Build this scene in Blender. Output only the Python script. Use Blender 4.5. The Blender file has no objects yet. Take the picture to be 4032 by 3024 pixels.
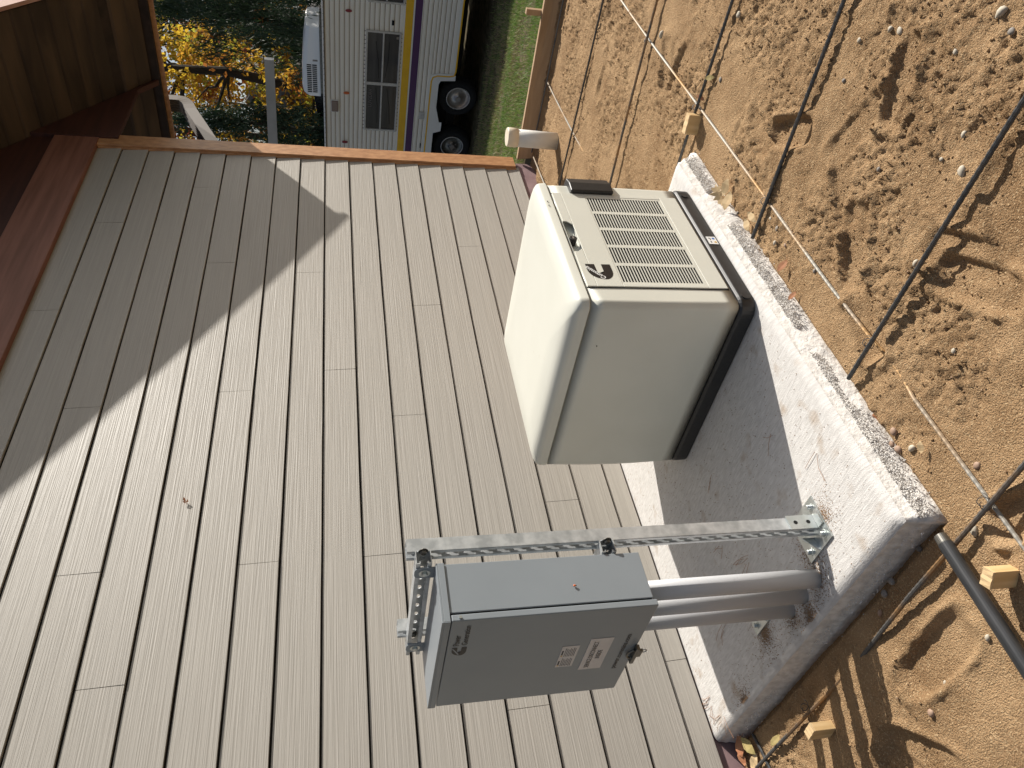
import bpy, bmesh, math, random
import numpy as np
from mathutils import Vector, Matrix
random.seed(7); rng = np.random.default_rng(7)
scene = bpy.context.scene

# ---------------------------------------------------------------- camera, sky, sun
cam = bpy.data.cameras.new('camera'); camo = bpy.data.objects.new('camera', cam)
scene.collection.objects.link(camo); scene.camera = camo
Rm = ((-0.166435, 0.69992741, -0.69455094), (-0.14818063, -0.71413008, -0.68414963), (-0.9748548, -0.01094745, 0.22257193))
camo.matrix_world = Matrix(((Rm[0][0], Rm[0][1], Rm[0][2], 0.0), (Rm[1][0], Rm[1][1], Rm[1][2], -3.0),
                            (Rm[2][0], Rm[2][1], Rm[2][2], 1.461), (0, 0, 0, 1)))
cam.sensor_width = 36; cam.lens = 3009.0 / 4032 * 36; cam.clip_start = 0.05; cam.clip_end = 600
SUN = Vector((1, -0.44, 0.71)).normalized()
el = math.asin(SUN.z); az = math.atan2(SUN.x, SUN.y)
w = bpy.data.worlds.new('World'); scene.world = w; w.use_nodes = True
nt = w.node_tree; bg = nt.nodes['Background']
sky = nt.nodes.new('ShaderNodeTexSky'); sky.sky_type = 'NISHITA'; sky.sun_disc = False
sky.sun_elevation = el; sky.sun_rotation = az; sky.dust_density = 2.0
hs = nt.nodes.new('ShaderNodeHueSaturation'); hs.inputs['Saturation'].default_value = 0.78; nt.links.new(sky.outputs[0], hs.inputs['Color'])
nt.links.new(hs.outputs[0], bg.inputs[0]); bg.inputs[1].default_value = 0.070
sl = bpy.data.lights.new('sun', 'SUN'); sl.energy = 5.0; sl.angle = math.radians(0.53); sl.color = (1, 0.95, 0.87)
so = bpy.data.objects.new('sun', sl); scene.collection.objects.link(so)
so.rotation_euler = SUN.to_track_quat('Z', 'Y').to_euler()
scene.view_settings.view_transform = 'Standard'; scene.view_settings.look = 'None'
scene.view_settings.gamma = 1; scene.view_settings.exposure = 0.46
scene.cycles.max_bounces = 8; scene.cycles.diffuse_bounces = 6; scene.cycles.use_denoising = True

# ---------------------------------------------------------------- materials
def mat(name, col, rough=0.6, metal=0.0, col2=None, nscale=8.0, stretch=(1, 1, 1), detail=6, bump=0.0, bscale=None,
        bstretch=None, bdist=0.002, contrast=(0.35, 0.65), spec=0.5, col3=None, n3=40, c3=(0.6, 0.7), bump2=0, b2scale=100, coat=0, distort=0.0, transl=0):
    m = bpy.data.materials.new(name); m.use_nodes = True
    t = m.node_tree; N = t.nodes; L = t.links; p = N['Principled BSDF']
    p.inputs['Base Color'].default_value = (*col, 1); p.inputs['Roughness'].default_value = rough
    p.inputs['Metallic'].default_value = metal; p.inputs['Specular IOR Level'].default_value = spec
    p.inputs['Coat Weight'].default_value = coat
    tc = N.new('ShaderNodeTexCoord')
    def noise(sc, st, det, dis=0.0):
        mp = N.new('ShaderNodeMapping'); mp.inputs['Scale'].default_value = st
        L.new(tc.outputs['Object'], mp.inputs[0])
        n = N.new('ShaderNodeTexNoise'); n.inputs['Scale'].default_value = sc; n.inputs['Detail'].default_value = det
        n.inputs['Distortion'].default_value = dis
        L.new(mp.outputs[0], n.inputs['Vector']); return n
    cur = None
    if col2:
        n = noise(nscale, stretch, detail, distort); r = N.new('ShaderNodeValToRGB')
        r.color_ramp.elements[0].position = contrast[0]; r.color_ramp.elements[1].position = contrast[1]
        r.color_ramp.elements[0].color = (*col, 1); r.color_ramp.elements[1].color = (*col2, 1)
        L.new(n.outputs[0], r.inputs[0]); cur = r.outputs[0]
    if col3:
        n = noise(n3, (1, 1, 1), 3); r = N.new('ShaderNodeMapRange')
        r.inputs[1].default_value = c3[0]; r.inputs[2].default_value = c3[1]
        L.new(n.outputs[0], r.inputs[0]); mx = N.new('ShaderNodeMix'); mx.data_type = 'RGBA'
        if cur: L.new(cur, mx.inputs[6])
        else: mx.inputs[6].default_value = (*col, 1)
        mx.inputs[7].default_value = (*col3, 1); L.new(r.outputs[0], mx.inputs[0]); cur = mx.outputs[2]
    if cur: L.new(cur, p.inputs['Base Color'])
    nrm = None
    if bump:
        n = noise(bscale or nscale, bstretch or stretch, detail, distort); b = N.new('ShaderNodeBump')
        b.inputs['Strength'].default_value = bump; b.inputs['Distance'].default_value = bdist
        L.new(n.outputs[0], b.inputs['Height']); nrm = b.outputs[0]
    if bump2:
        n = noise(b2scale, (1, 1, 1), 4); b = N.new('ShaderNodeBump')
        b.inputs['Strength'].default_value = bump2; b.inputs['Distance'].default_value = bdist
        L.new(n.outputs[0], b.inputs['Height'])
        if nrm: L.new(nrm, b.inputs['Normal'])
        nrm = b.outputs[0]
    if nrm: L.new(nrm, p.inputs['Normal'])
    if transl:
        p.inputs['Transmission Weight'].default_value = 0
        tr = N.new('ShaderNodeBsdfTranslucent'); tr.inputs[0].default_value = (*col, 1)
        ms = N.new('ShaderNodeMixShader'); ms.inputs[0].default_value = transl
        L.new(p.outputs[0], ms.inputs[1]); L.new(tr.outputs[0], ms.inputs[2])
        L.new(ms.outputs[0], N['Material Output'].inputs[0])
    return m
M = {}
M['siding'] = mat('siding', (0.325, 0.300, 0.264), 0.5, col2=(0.375, 0.347, 0.307), nscale=3, stretch=(0.55, 1, 30), detail=9, bump=0.28, bscale=3.4,
                  bstretch=(0.6, 1, 46), bdist=0.010, contrast=(0.32, 0.68), distort=0.25)
M['siding_gap_shade'] = mat('siding_gap_shade', (0.010, 0.007, 0.006), 0.95)  # near-black, stands in for the shade under each lap
M['yard'] = mat('yard', (0.05, 0.06, 0.025), 1.0, col2=(0.10, 0.09, 0.05), nscale=4)
M['trim'] = mat('trim', (0.36, 0.17, 0.075), 0.45, col2=(0.50, 0.26, 0.12), nscale=30, stretch=(1, 1, 0.5), bump=0.5, bscale=45, bdist=0.004)
M['redwood'] = mat('redwood', (0.17, 0.066, 0.04), 0.6, col2=(0.26, 0.11, 0.075), nscale=3, stretch=(0.5, 1, 8), bump=0.15, bdist=0.004)
M['darkwood'] = mat('darkwood', (0.045, 0.012, 0.008), 0.65, col2=(0.07, 0.02, 0.012), nscale=3, stretch=(0.6, 1, 8))
M['pinkwood'] = mat('pinkwood', (0.42, 0.22, 0.17), 0.7, col2=(0.5, 0.3, 0.24), nscale=6)
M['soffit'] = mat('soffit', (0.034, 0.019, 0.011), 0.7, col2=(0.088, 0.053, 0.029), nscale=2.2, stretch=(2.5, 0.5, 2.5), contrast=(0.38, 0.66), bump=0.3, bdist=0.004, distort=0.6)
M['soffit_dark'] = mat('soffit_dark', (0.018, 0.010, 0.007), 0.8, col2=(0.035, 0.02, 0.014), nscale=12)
M['foundation'] = mat('foundation', (0.22, 0.14, 0.145), 0.6, col2=(0.3, 0.2, 0.2), nscale=9)
M['roof'] = mat('roof', (0.06, 0.055, 0.05), 0.9, col2=(0.1, 0.09, 0.08), nscale=30)
M['concrete'] = mat('concrete', (0.52, 0.50, 0.475), 0.9, col2=(0.66, 0.64, 0.615), nscale=45, detail=12, stretch=(2.4, 0.5, 1), col3=(0.38, 0.29, 0.21), n3=10, c3=(0.60, 0.82),
                    bump=0.35, bscale=24, bstretch=(7, 0.4, 1), bdist=0.004, bump2=0.45, b2scale=240, contrast=(0.3, 0.7), spec=0.2)
M['concrete_side'] = mat('concrete_side', (0.56, 0.53, 0.49), 0.95, col2=(0.74, 0.71, 0.67), nscale=40, detail=9, bump=0.7, bscale=90, bdist=0.006)
M['aggregate'] = mat('aggregate', (0.55, 0.52, 0.48), 0.95, col2=(0.75, 0.72, 0.68), nscale=60)
M['sand'] = mat('sand', (0.275, 0.168, 0.086), 1.0, col2=(0.45, 0.295, 0.162), nscale=5, detail=12, col3=(0.60, 0.44, 0.26), n3=170, c3=(0.54, 0.74),
                bump=0.7, bscale=80, bdist=0.010, bump2=1.0, b2scale=240, contrast=(0.3, 0.7), spec=0.1)
M['soil'] = mat('soil', (0.055, 0.050, 0.022), 1.0, col2=(0.13, 0.10, 0.06), nscale=9, detail=10, bump=0.8, bscale=20, bdist=0.02, spec=0.1)
M['grass_a'] = mat('grass_a', (0.11, 0.20, 0.04), 0.7, transl=0.3)
M['grass_b'] = mat('grass_b', (0.20, 0.27, 0.07), 0.7, transl=0.3)
M['grass_c'] = mat('grass_c', (0.34, 0.27, 0.16), 0.8)
M['cream'] = mat('cream', (0.635, 0.632, 0.560), 0.40, col2=(0.66, 0.657, 0.585), nscale=5, col3=(0.60, 0.57, 0.49), n3=28, c3=(0.70, 0.86), bump=0.04, bscale=400, bdist=0.001, spec=0.4)
M['black_plastic'] = mat('black_plastic', (0.018, 0.018, 0.019), 0.45, col2=(0.024, 0.024, 0.025), nscale=90, bump=0.2, bscale=500, bdist=0.001)
M['void'] = mat('void', (0.006, 0.006, 0.006), 0.9)
M['slot'] = mat('slot', (0.012, 0.012, 0.012), 0.9)
M['logo'] = mat('logo', (0.012, 0.010, 0.010), 0.45)
M['white'] = mat('white', (0.78, 0.78, 0.76), 0.5)
M['label'] = mat('label', (0.60, 0.57, 0.56), 0.5, col2=(0.64, 0.61, 0.60), nscale=30)
M['amber'] = mat('amber', (0.6, 0.35, 0.03), 0.5)
M['blue'] = mat('blue', (0.05, 0.15, 0.45), 0.5)
M['ink'] = mat('ink', (0.05, 0.045, 0.045), 0.6)
M['cabinet'] = mat('cabinet', (0.235, 0.262, 0.285), 0.36, col2=(0.248, 0.276, 0.30), nscale=6, bump=0.05, bscale=300, bdist=0.001)
M['galv'] = mat('galv', (0.40, 0.42, 0.43), 0.36, 0.45, col2=(0.62, 0.64, 0.65), nscale=28, detail=10, bump=0.05, bscale=60, bdist=0.001)
M['zinc'] = mat('zinc', (0.62, 0.64, 0.63), 0.32, 0.85, col2=(0.5, 0.54, 0.53), nscale=18)
M['steel_dark'] = mat('steel_dark', (0.12, 0.12, 0.11), 0.4, 0.8, col2=(0.2, 0.19, 0.17), nscale=30)
M['pvc_grey'] = mat('pvc_grey', (0.50, 0.505, 0.52), 0.42, col2=(0.54, 0.545, 0.56), nscale=7, stretch=(1, 1, 0.3), col3=(0.25, 0.24, 0.24), n3=18, c3=(0.66, 0.8))
M['pvc_white'] = mat('pvc_white', (0.68, 0.67, 0.63), 0.35, col2=(0.74, 0.73, 0.69), nscale=8, col3=(0.5, 0.43, 0.3), n3=14, c3=(0.66, 0.85))
M['pvc_cap'] = mat('pvc_cap', (0.72, 0.64, 0.5), 0.45, col2=(0.76, 0.68, 0.54), nscale=8)
M['rebar_clean'] = mat('rebar_clean', (0.33, 0.31, 0.27), 0.5, 0.4, col2=(0.38, 0.23, 0.10), nscale=2.2, detail=2, contrast=(0.45, 0.6))
M['rebar_dark'] = mat('rebar_dark', (0.055, 0.058, 0.062), 0.45, 0.5, col2=(0.09, 0.085, 0.08), nscale=10)
M['rebar_rust'] = mat('rebar_rust', (0.10, 0.095, 0.09), 0.6, 0.4, col2=(0.27, 0.15, 0.06), nscale=4, contrast=(0.45, 0.6))
M['black_pipe'] = mat('black_pipe', (0.028, 0.03, 0.032), 0.42, 0.3, col2=(0.05, 0.05, 0.052), nscale=20, stretch=(0.4, 2, 2))
M['pine'] = mat('pine', (0.55, 0.36, 0.16), 0.7, col2=(0.68, 0.48, 0.25), nscale=14, stretch=(4, 4, 0.4))
M['formwood'] = mat('formwood', (0.36, 0.23, 0.125), 0.8, col2=(0.47, 0.32, 0.19), nscale=2.4, stretch=(6, 0.6, 6), distort=1.0, contrast=(0.35, 0.65))
M['leaf_tan'] = mat('leaf_tan', (0.60, 0.42, 0.22), 0.7, col2=(0.68, 0.5, 0.28), nscale=40)
M['leaf_red'] = mat('leaf_red', (0.42, 0.17, 0.08), 0.7, col2=(0.5, 0.24, 0.12), nscale=40)
M['leaf_olive'] = mat('leaf_olive', (0.34, 0.27, 0.10), 0.7, col2=(0.4, 0.3, 0.12), nscale=40)
M['needle'] = mat('needle', (0.34, 0.16, 0.07), 0.7)
M['stone_pale'] = mat('stone_pale', (0.40, 0.34, 0.26), 0.8, col2=(0.50, 0.45, 0.36), nscale=60)
M['stone_grey'] = mat('stone_grey', (0.20, 0.175, 0.15), 0.8, col2=(0.28, 0.25, 0.22), nscale=60)
M['stone_brown'] = mat('stone_brown', (0.30, 0.19, 0.13), 0.8, col2=(0.36, 0.25, 0.18), nscale=60)
M['rv'] = mat('rv', (0.88, 0.84, 0.75), 0.4, col2=(0.90, 0.865, 0.78), nscale=3, stretch=(1, 0.4, 14))
M['rv_groove'] = mat('rv_groove', (0.42, 0.33, 0.24), 0.6)
M['rv_white'] = mat('rv_white', (0.82, 0.81, 0.78), 0.35)
M['rv_gold'] = mat('rv_gold', (0.85, 0.48, 0.015), 0.4, col2=(0.9, 0.53, 0.02), nscale=5)
M['rv_purple'] = mat('rv_purple', (0.085, 0.028, 0.115), 0.4)
M['alu'] = mat('alu', (0.6, 0.58, 0.55), 0.45, 0.3, col2=(0.5, 0.48, 0.46), nscale=20)
M['glass'] = mat('glass', (0.045, 0.043, 0.045), 0.12, col2=(0.075, 0.07, 0.07), nscale=2, stretch=(1, 0.4, 6), spec=0.8)
M['curtain'] = mat('curtain', (0.16, 0.14, 0.14), 0.8, col2=(0.09, 0.08, 0.08), nscale=4, stretch=(1, 0.3, 4))
M['tyre'] = mat('tyre', (0.006, 0.006, 0.0065), 0.9, col2=(0.01, 0.01, 0.01), nscale=30)
M['hubcap'] = mat('hubcap', (0.42, 0.40, 0.38), 0.35, 0.6, col2=(0.3, 0.24, 0.2), nscale=5)
M['lamp_red'] = mat('lamp_red', (0.25, 0.02, 0.03), 0.3)
M['lamp_orange'] = mat('lamp_orange', (0.65, 0.14, 0.03), 0.3)
M['lamp_dull'] = mat('lamp_dull', (0.25, 0.18, 0.15), 0.3)
M['downspout'] = mat('downspout', (0.13, 0.115, 0.105), 0.3, 0.3)
M['neutral_grey'] = mat('neutral_grey', (0.30, 0.31, 0.32), 0.6, col2=(0.39, 0.4, 0.41), nscale=3)
M['truck'] = mat('truck', (0.010, 0.012, 0.018), 0.25)
M['bark'] = mat('bark', (0.035, 0.028, 0.022), 0.95, col2=(0.07, 0.055, 0.04), nscale=9, stretch=(1, 1, 0.25), bump=0.7, bdist=0.03)
M['birch'] = mat('birch', (0.45, 0.42, 0.38), 0.8, col2=(0.25, 0.22, 0.2), nscale=9, contrast=(0.5, 0.7))
M['f_cedar'] = mat('f_cedar', (0.018, 0.038, 0.016), 0.75, transl=0.12)
M['f_cedar2'] = mat('f_cedar2', (0.035, 0.065, 0.024), 0.75, transl=0.2)
M['f_thuja'] = mat('f_thuja', (0.032, 0.060, 0.030), 0.75, transl=0.2)
M['f_yellow'] = mat('f_yellow', (0.62, 0.42, 0.04), 0.7, transl=0.55)
M['f_ochre'] = mat('f_ochre', (0.50, 0.27, 0.035), 0.7, transl=0.55)
M['f_lime'] = mat('f_lime', (0.36, 0.36, 0.05), 0.7, transl=0.55)
M['f_red'] = mat('f_red', (0.13, 0.035, 0.02), 0.7, transl=0.45)
M['f_orange'] = mat('f_orange', (0.34, 0.13, 0.03), 0.7, transl=0.5)
M['shingle'] = mat('shingle', (0.12, 0.12, 0.12), 0.9, col2=(0.18, 0.18, 0.18), nscale=12)

# ---------------------------------------------------------------- mesh helpers
class G:
    def __init__(s): s.v = []; s.f = []; s.m = []
    def add(s, vs, fs, mi=0):
        o = len(s.v); s.v += [tuple(p) for p in vs]; s.f += [tuple(i + o for i in f) for f in fs]; s.m += [mi] * len(fs); return s
    def box(s, x0, x1, y0, y1, z0, z1, mi=0):
        v = [(x, y, z) for x in (x0, x1) for y in (y0, y1) for z in (z0, z1)]
        return s.add(v, [(0, 1, 3, 2), (4, 6, 7, 5), (0, 4, 5, 1), (2, 3, 7, 6), (0, 2, 6, 4), (1, 5, 7, 3)], mi)
    def prism(s, pts, ax, a, b, mi=0):      # polygon in the two other axes, extruded on axis ax from a to b
        n = len(pts)
        def P(p, c):
            if ax == 0: return (c, p[0], p[1])
            if ax == 1: return (p[0], c, p[1])
            return (p[0], p[1], c)
        v = [P(p, a) for p in pts] + [P(p, b) for p in pts]
        return s.add(v, [tuple(range(n)), tuple(range(2 * n - 1, n - 1, -1))] + [(i, (i + 1) % n, n + (i + 1) % n, n + i) for i in range(n)], mi)
    def tube(s, path, r, n=12, cap=True, mi=0, ry=None):
        path = [Vector(p) for p in path]; rs = r if isinstance(r, (list, tuple)) else [r] * len(path)
        vs = []; up0 = Vector((0, 0, 1)); prev = None
        for i, p in enumerate(path):
            d = (path[min(i + 1, len(path) - 1)] - path[max(i - 1, 0)]).normalized()
            if prev is None:
                a = d.cross(up0)
                if a.length < 1e-3: a = d.cross(Vector((1, 0, 0)))
                a.normalize()
            else: a = (prev - d * prev.dot(d)).normalized()
            prev = a; b = d.cross(a)
            for k in range(n):
                t = 2 * math.pi * k / n; vs.append(p + a * math.cos(t) * rs[i] + b * math.sin(t) * (ry if ry else rs[i]))
        fs = [(i * n + k, i * n + (k + 1) % n, (i + 1) * n + (k + 1) % n, (i + 1) * n + k) for i in range(len(path) - 1) for k in range(n)]
        if cap: fs += [tuple(range(n - 1, -1, -1)), tuple((len(path) - 1) * n + k for k in range(n))]
        return s.add(vs, fs, mi)
    def loft(s, rings, cap=True, mi=0):
        n = len(rings[0]); vs = [p for r in rings for p in r]
        fs = [(i * n + k, i * n + (k + 1) % n, (i + 1) * n + (k + 1) % n, (i + 1) * n + k) for i in range(len(rings) - 1) for k in range(n)]
        if cap: fs += [tuple(range(n - 1, -1, -1)), tuple((len(rings) - 1) * n + k for k in range(n))]
        return s.add(vs, fs, mi)
def rr(x0, x1, y0, y1, r, z, n=6, bow=0.0):
    out = []
    for cx, cy, a0 in ((x1 - r, y1 - r, 0), (x0 + r, y1 - r, 90), (x0 + r, y0 + r, 180), (x1 - r, y0 + r, 270)):
        for k in range(n + 1):
            a = math.radians(a0 + 90 * k / n); out.append((cx + r * math.cos(a), cy + r * math.sin(a), z))
    return out
OFF = {}
def finish(o, mats, smooth, bevel, solid, segs=2, angle=35):
    me = o.data
    for m in (mats if isinstance(mats, (list, tuple)) else [mats]): me.materials.append(M[m] if isinstance(m, str) else m)
    if smooth:
        for p in me.polygons: p.use_smooth = True
    if solid:
        md = o.modifiers.new('solid', 'SOLIDIFY'); md.thickness = solid; md.offset = 0
    if bevel:
        md = o.modifiers.new('bevel', 'BEVEL'); md.width = bevel; md.segments = segs; md.limit_method = 'ANGLE'; md.angle_limit = math.radians(angle)
        md.harden_normals = False
def obj(name, g, mats, parent=None, origin=None, smooth=False, bevel=0, solid=0, segs=2, recalc=True, local=False, wn=False):
    off = Vector((0, 0, 0))
    if not local:
        off = OFF[parent] if parent is not None else Vector(origin or (0, 0, 0))
    me = bpy.data.meshes.new(name)
    me.from_pydata([(p[0] - off.x, p[1] - off.y, p[2] - off.z) for p in g.v], [], g.f)
    if any(g.m): me.polygons.foreach_set('material_index', g.m)
    if recalc:
        bm = bmesh.new(); bm.from_mesh(me); bmesh.ops.recalc_face_normals(bm, faces=bm.faces); bm.to_mesh(me); bm.free()
    me.update(); o = bpy.data.objects.new(name, me); scene.collection.objects.link(o)
    if parent is not None: o.parent = parent; OFF[o] = off
    else: o.location = off; OFF[o] = off
    finish(o, mats, smooth, bevel, solid, segs)
    if wn:
        md = o.modifiers.new('wn', 'WEIGHTED_NORMAL'); md.weight = 90; md.keep_sharp = False
    return o
def tag(o, label=None, cat=None, group=None, kind=None):
    if label: o['label'] = label
    if cat: o['category'] = cat
    if group: o['group'] = group
    if kind: o['kind'] = kind
    return o
def thing(name, label, cat, loc, rz=0, group=None):
    o = bpy.data.objects.new(name, None); scene.collection.objects.link(o); o.empty_display_size = 0.1
    o.location = loc; o.rotation_euler = (0, 0, rz); OFF[o] = Vector(loc); tag(o, label, cat, group); return o
def text(name, body, loc, right, up, width, height, m, parent, shear=0.0, thick=0.0008, local=False, bold=0.0):
    cu = bpy.data.curves.new(name, 'FONT'); cu.body = body; cu.size = 1; cu.shear = shear; cu.extrude = 0; cu.offset = bold
    t = bpy.data.objects.new(name + '_tmp', cu); scene.collection.objects.link(t)
    dg = bpy.context.evaluated_depsgraph_get(); me0 = bpy.data.meshes.new_from_object(t.evaluated_get(dg))
    bpy.data.objects.remove(t, do_unlink=True)
    vs = np.array([v.co[:] for v in me0.vertices]); mn = vs.min(0); mx = vs.max(0)
    right = Vector(right).normalized(); up = Vector(up).normalized(); out = right.cross(up).normalized()
    g = G(); pts = []
    for q in vs:
        a = (q[0] - mn[0]) / (mx[0] - mn[0]) * width; b = (q[1] - mn[1]) / (mx[1] - mn[1]) * height
        pts.append(Vector(loc) + right * a + up * b + out * thick)
    g.add(pts, [tuple(p.vertices) for p in me0.polygons]); bpy.data.meshes.remove(me0)
    return obj(name, g, m, parent, recalc=False, local=local)

# noise for terrain
def vnoise(x, y, seed=0):
    xi = np.floor(x).astype(np.int64); yi = np.floor(y).astype(np.int64); xf = x - xi; yf = y - yi
    def h(a, b):
        n = (a * 374761393 + b * 668265263 + seed * 974634777) & 0xffffffff
        n = ((n ^ (n >> 13)) * 1274126177) & 0xffffffff
        return ((n ^ (n >> 16)) & 0xffff) / 65535.0
    u = xf * xf * (3 - 2 * xf); v = yf * yf * (3 - 2 * yf)
    return (h(xi, yi) * (1 - u) + h(xi + 1, yi) * u) * (1 - v) + (h(xi, yi + 1) * (1 - u) + h(xi + 1, yi + 1) * u) * v
def fbm(x, y, sc, oct=4, seed=0):
    s = 0; a = 1; t = 0
    for k in range(oct):
        s = s + a * (vnoise(x * sc, y * sc, seed + k) - 0.5); t += a; a *= 0.5; sc *= 2.03
    return s / t
def grid_obj(name, xs, ys, Z, m, kind='structure'):
    nx, ny = len(xs), len(ys); X, Y = np.meshgrid(xs, ys, indexing='ij'); v = np.stack([X.ravel(), Y.ravel(), Z.ravel()], 1)
    i = np.arange(nx * ny).reshape(nx, ny); f = np.stack([i[:-1, :-1].ravel(), i[1:, :-1].ravel(), i[1:, 1:].ravel(), i[:-1, 1:].ravel()], 1)
    me = bpy.data.meshes.new(name); me.vertices.add(len(v)); me.vertices.foreach_set('co', v.ravel())
    me.loops.add(f.size); me.loops.foreach_set('vertex_index', f.ravel()); me.polygons.add(len(f))
    me.polygons.foreach_set('loop_start', np.arange(0, f.size, 4)); me.polygons.foreach_set('loop_total', np.full(len(f), 4))
    me.polygons.foreach_set('use_smooth', np.ones(len(f), bool)); me.update(); me.validate()
    o = bpy.data.objects.new(name, me); scene.collection.objects.link(o); me.materials.append(M[m]); o['kind'] = kind; return o

# ---------------------------------------------------------------- ground
SZ = -0.088
FOOT = []
fr = random.Random(3)
for k in range(46):
    FOOT.append((fr.uniform(0.45, 5.3), fr.uniform(-3.0, -0.2), fr.uniform(0, 3.14), fr.uniform(0.10, 0.15), fr.uniform(0.04, 0.055), fr.uniform(0.006, 0.02)))
FOOT += [(3.35, -1.72, 1.3, 0.13, 0.05, 0.022), (2.3, -1.95, 0.5, 0.12, 0.05, 0.025), (1.75, -1.85, 2.2, 0.13, 0.06, 0.025), (1.3, -2.05, 0.4, 0.14, 0.05, 0.022),
         (0.72, -1.25, 1.6, 0.15, 0.06, 0.024), (0.55, -1.0, 0.9, 0.14, 0.055, 0.02), (0.82, -1.75, 1.2, 0.1, 0.05, 0.025), (1.9, -2.3, 1.9, 0.12, 0.05, 0.02), (1.55, -1.72, 2.7, 0.12, 0.055, 0.022)]
def sand_h(X, Y):
    crumb = np.clip(fbm(X, Y, 3.2, 3, 50) * 3 + 0.5, 0.12, 1)
    Z = SZ - 0.006 * np.clip(X - 2.5, 0, 3) + 0.026 * fbm(X, Y, 2.2, 3, 1) + 0.012 * fbm(X, Y, 12, 3, 9) + crumb * (0.023 * fbm(X, Y, 34, 3, 20) + 0.022 * fbm(X, Y, 105, 2, 31))
    for (fx, fy, a, L, Wd, dp) in FOOT:
        dx = X - fx; dy = Y - fy; u = (dx * math.cos(a) + dy * math.sin(a)) / L; v = (-dx * math.sin(a) + dy * math.cos(a)) / Wd
        r = np.sqrt(u ** 4 + v ** 4 + 1e-9) ** 0.5 * 1.0
        inside = 1 / (1 + np.exp(np.clip((r - 1) * 26, -50, 50))); rim = np.exp(-((r - 1.25) / 0.16) ** 2)
        Z = Z * (1 - 0.55 * inside) + inside * 0.55 * (SZ) - inside * dp * 0.85 * (1 + 0.4 * u) + rim * dp * 0.5 * (0.6 + 2 * fbm(X, Y, 25, 2, 77))
    # keep clear of the pad, wall and form
    d = np.maximum(np.maximum(0.97 - X, X - 2.91), -1.54 - Y); near = np.exp(-np.clip(d, 0, 1) / 0.05)
    Z = Z * (1 - 0.6 * near) + (SZ + 0.006) * 0.6 * near
    inslab = (X > 0.95) & (X < 2.93) & (Y > -1.54); Z = np.where(inslab, -0.12, Z)
    # trench of loose soil along the form board
    t = np.exp(-((X - 5.5) / 0.09) ** 2); Z = Z - 0.02 * t
    return Z
def sgrid(x0, x1, y0, y1, st):
    xs = np.arange(x0, x1 + st / 2, st); ys = np.arange(y0, y1 + st / 2, st); X, Y = np.meshgrid(xs, ys, indexing='ij'); return xs, ys, sand_h(X, Y)
# fine sheet for the excavated yard (uneven spacing: finer near the viewer)
xs = np.concatenate([np.arange(-0.6, 3.2, 0.008), np.arange(3.2, 5.63, 0.012)])
ys = np.concatenate([np.arange(-3.4, -0.0, 0.0085), [0.02]])
X, Y = np.meshgrid(xs, ys, indexing='ij'); grid_obj('sand_ground', xs, ys, sand_h(X, Y), 'sand')
xs = np.concatenate([np.linspace(-40, -0.62, 12), np.linspace(-0.6, 5.66, 20)]); ys = np.concatenate([np.linspace(-60, -3.45, 14), np.linspace(-3.38, 0.05, 8)])
X, Y = np.meshgrid(xs, ys, indexing='ij'); grid_obj('yard_ground', xs, ys, np.where((X > -0.75) & (Y > -3.5) & (X < 5.75), SZ - 0.075, SZ - 0.03), 'yard')
def lawn_h(X, Y):
    t = np.clip((X - 5.9 - 0.16 * Y) / 6.0, 0, 1); z = -0.07 - 0.89 * t
    return z + 0.03 * fbm(X, Y, 1.5, 3, 4) + 0.012 * fbm(X, Y, 14, 2, 5)
xs = np.concatenate([np.arange(5.655, 13, 0.06), np.linspace(13, 90, 40)]); ys = np.concatenate([np.linspace(-60, -3.3, 30), np.arange(-3.2, 9, 0.08), np.linspace(9, 80, 30)])
X, Y = np.meshgrid(xs, ys, indexing='ij'); grid_obj('lawn', xs, ys, lawn_h(X, Y), 'soil')
# grass blades
def blades(n, x0, x1, y0, y1, h0, h1, dens=None):
    x = rng.uniform(x0, x1, n); y = rng.uniform(y0, y1, n); 
    if dens is not None: k = dens(x, y) > rng.uniform(0, 1, n); x = x[k]; y = y[k]
    n = len(x); z = lawn_h(x, y) - 0.004; h = rng.uniform(h0, h1, n); a = rng.uniform(0, 6.28, n); wd = rng.uniform(0.002, 0.0045, n); lean = rng.normal(0, 0.45, (n, 2)) * h[:, None]
    p0 = np.stack([x - np.cos(a) * wd, y - np.sin(a) * wd, z], 1); p1 = np.stack([x + np.cos(a) * wd, y + np.sin(a) * wd, z], 1); p2 = np.stack([x + lean[:, 0], y + lean[:, 1], z + h], 1)
    return np.stack([p0, p1, p2], 1)
def tri_obj(name, T, mats, mi, kind=None, parent=None, off=(0, 0, 0), nv=3):
    n = len(T); v = T.reshape(-1, 3) - np.array(off); me = bpy.data.meshes.new(name); me.vertices.add(len(v)); me.vertices.foreach_set('co', v.ravel())
    me.loops.add(n * nv); me.loops.foreach_set('vertex_index', np.arange(n * nv)); me.polygons.add(n)
    me.polygons.foreach_set('loop_start', np.arange(0, n * nv, nv)); me.polygons.foreach_set('loop_total', np.full(n, nv))
    for m in mats: me.materials.append(M[m])
    me.polygons.foreach_set('material_index', mi.astype(np.int32)); me.update()
    o = bpy.data.objects.new(name, me); scene.collection.objects.link(o)
    if parent is not None: o.parent = parent
    if kind: o['kind'] = kind
    return o
dn = lambda x, y: np.clip(0.55 + 2.2 * fbm(x, y, 2.3, 3, 12) + (x < 8.2) * 0.25, 0.08, 1)
T = np.concatenate([blades(52000, 5.68, 9.3, -1.6, 2.0, 0.02, 0.055, dn), blades(24000, 9.0, 12.4, -1.2, 4.5, 0.03, 0.07, dn)])
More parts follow.
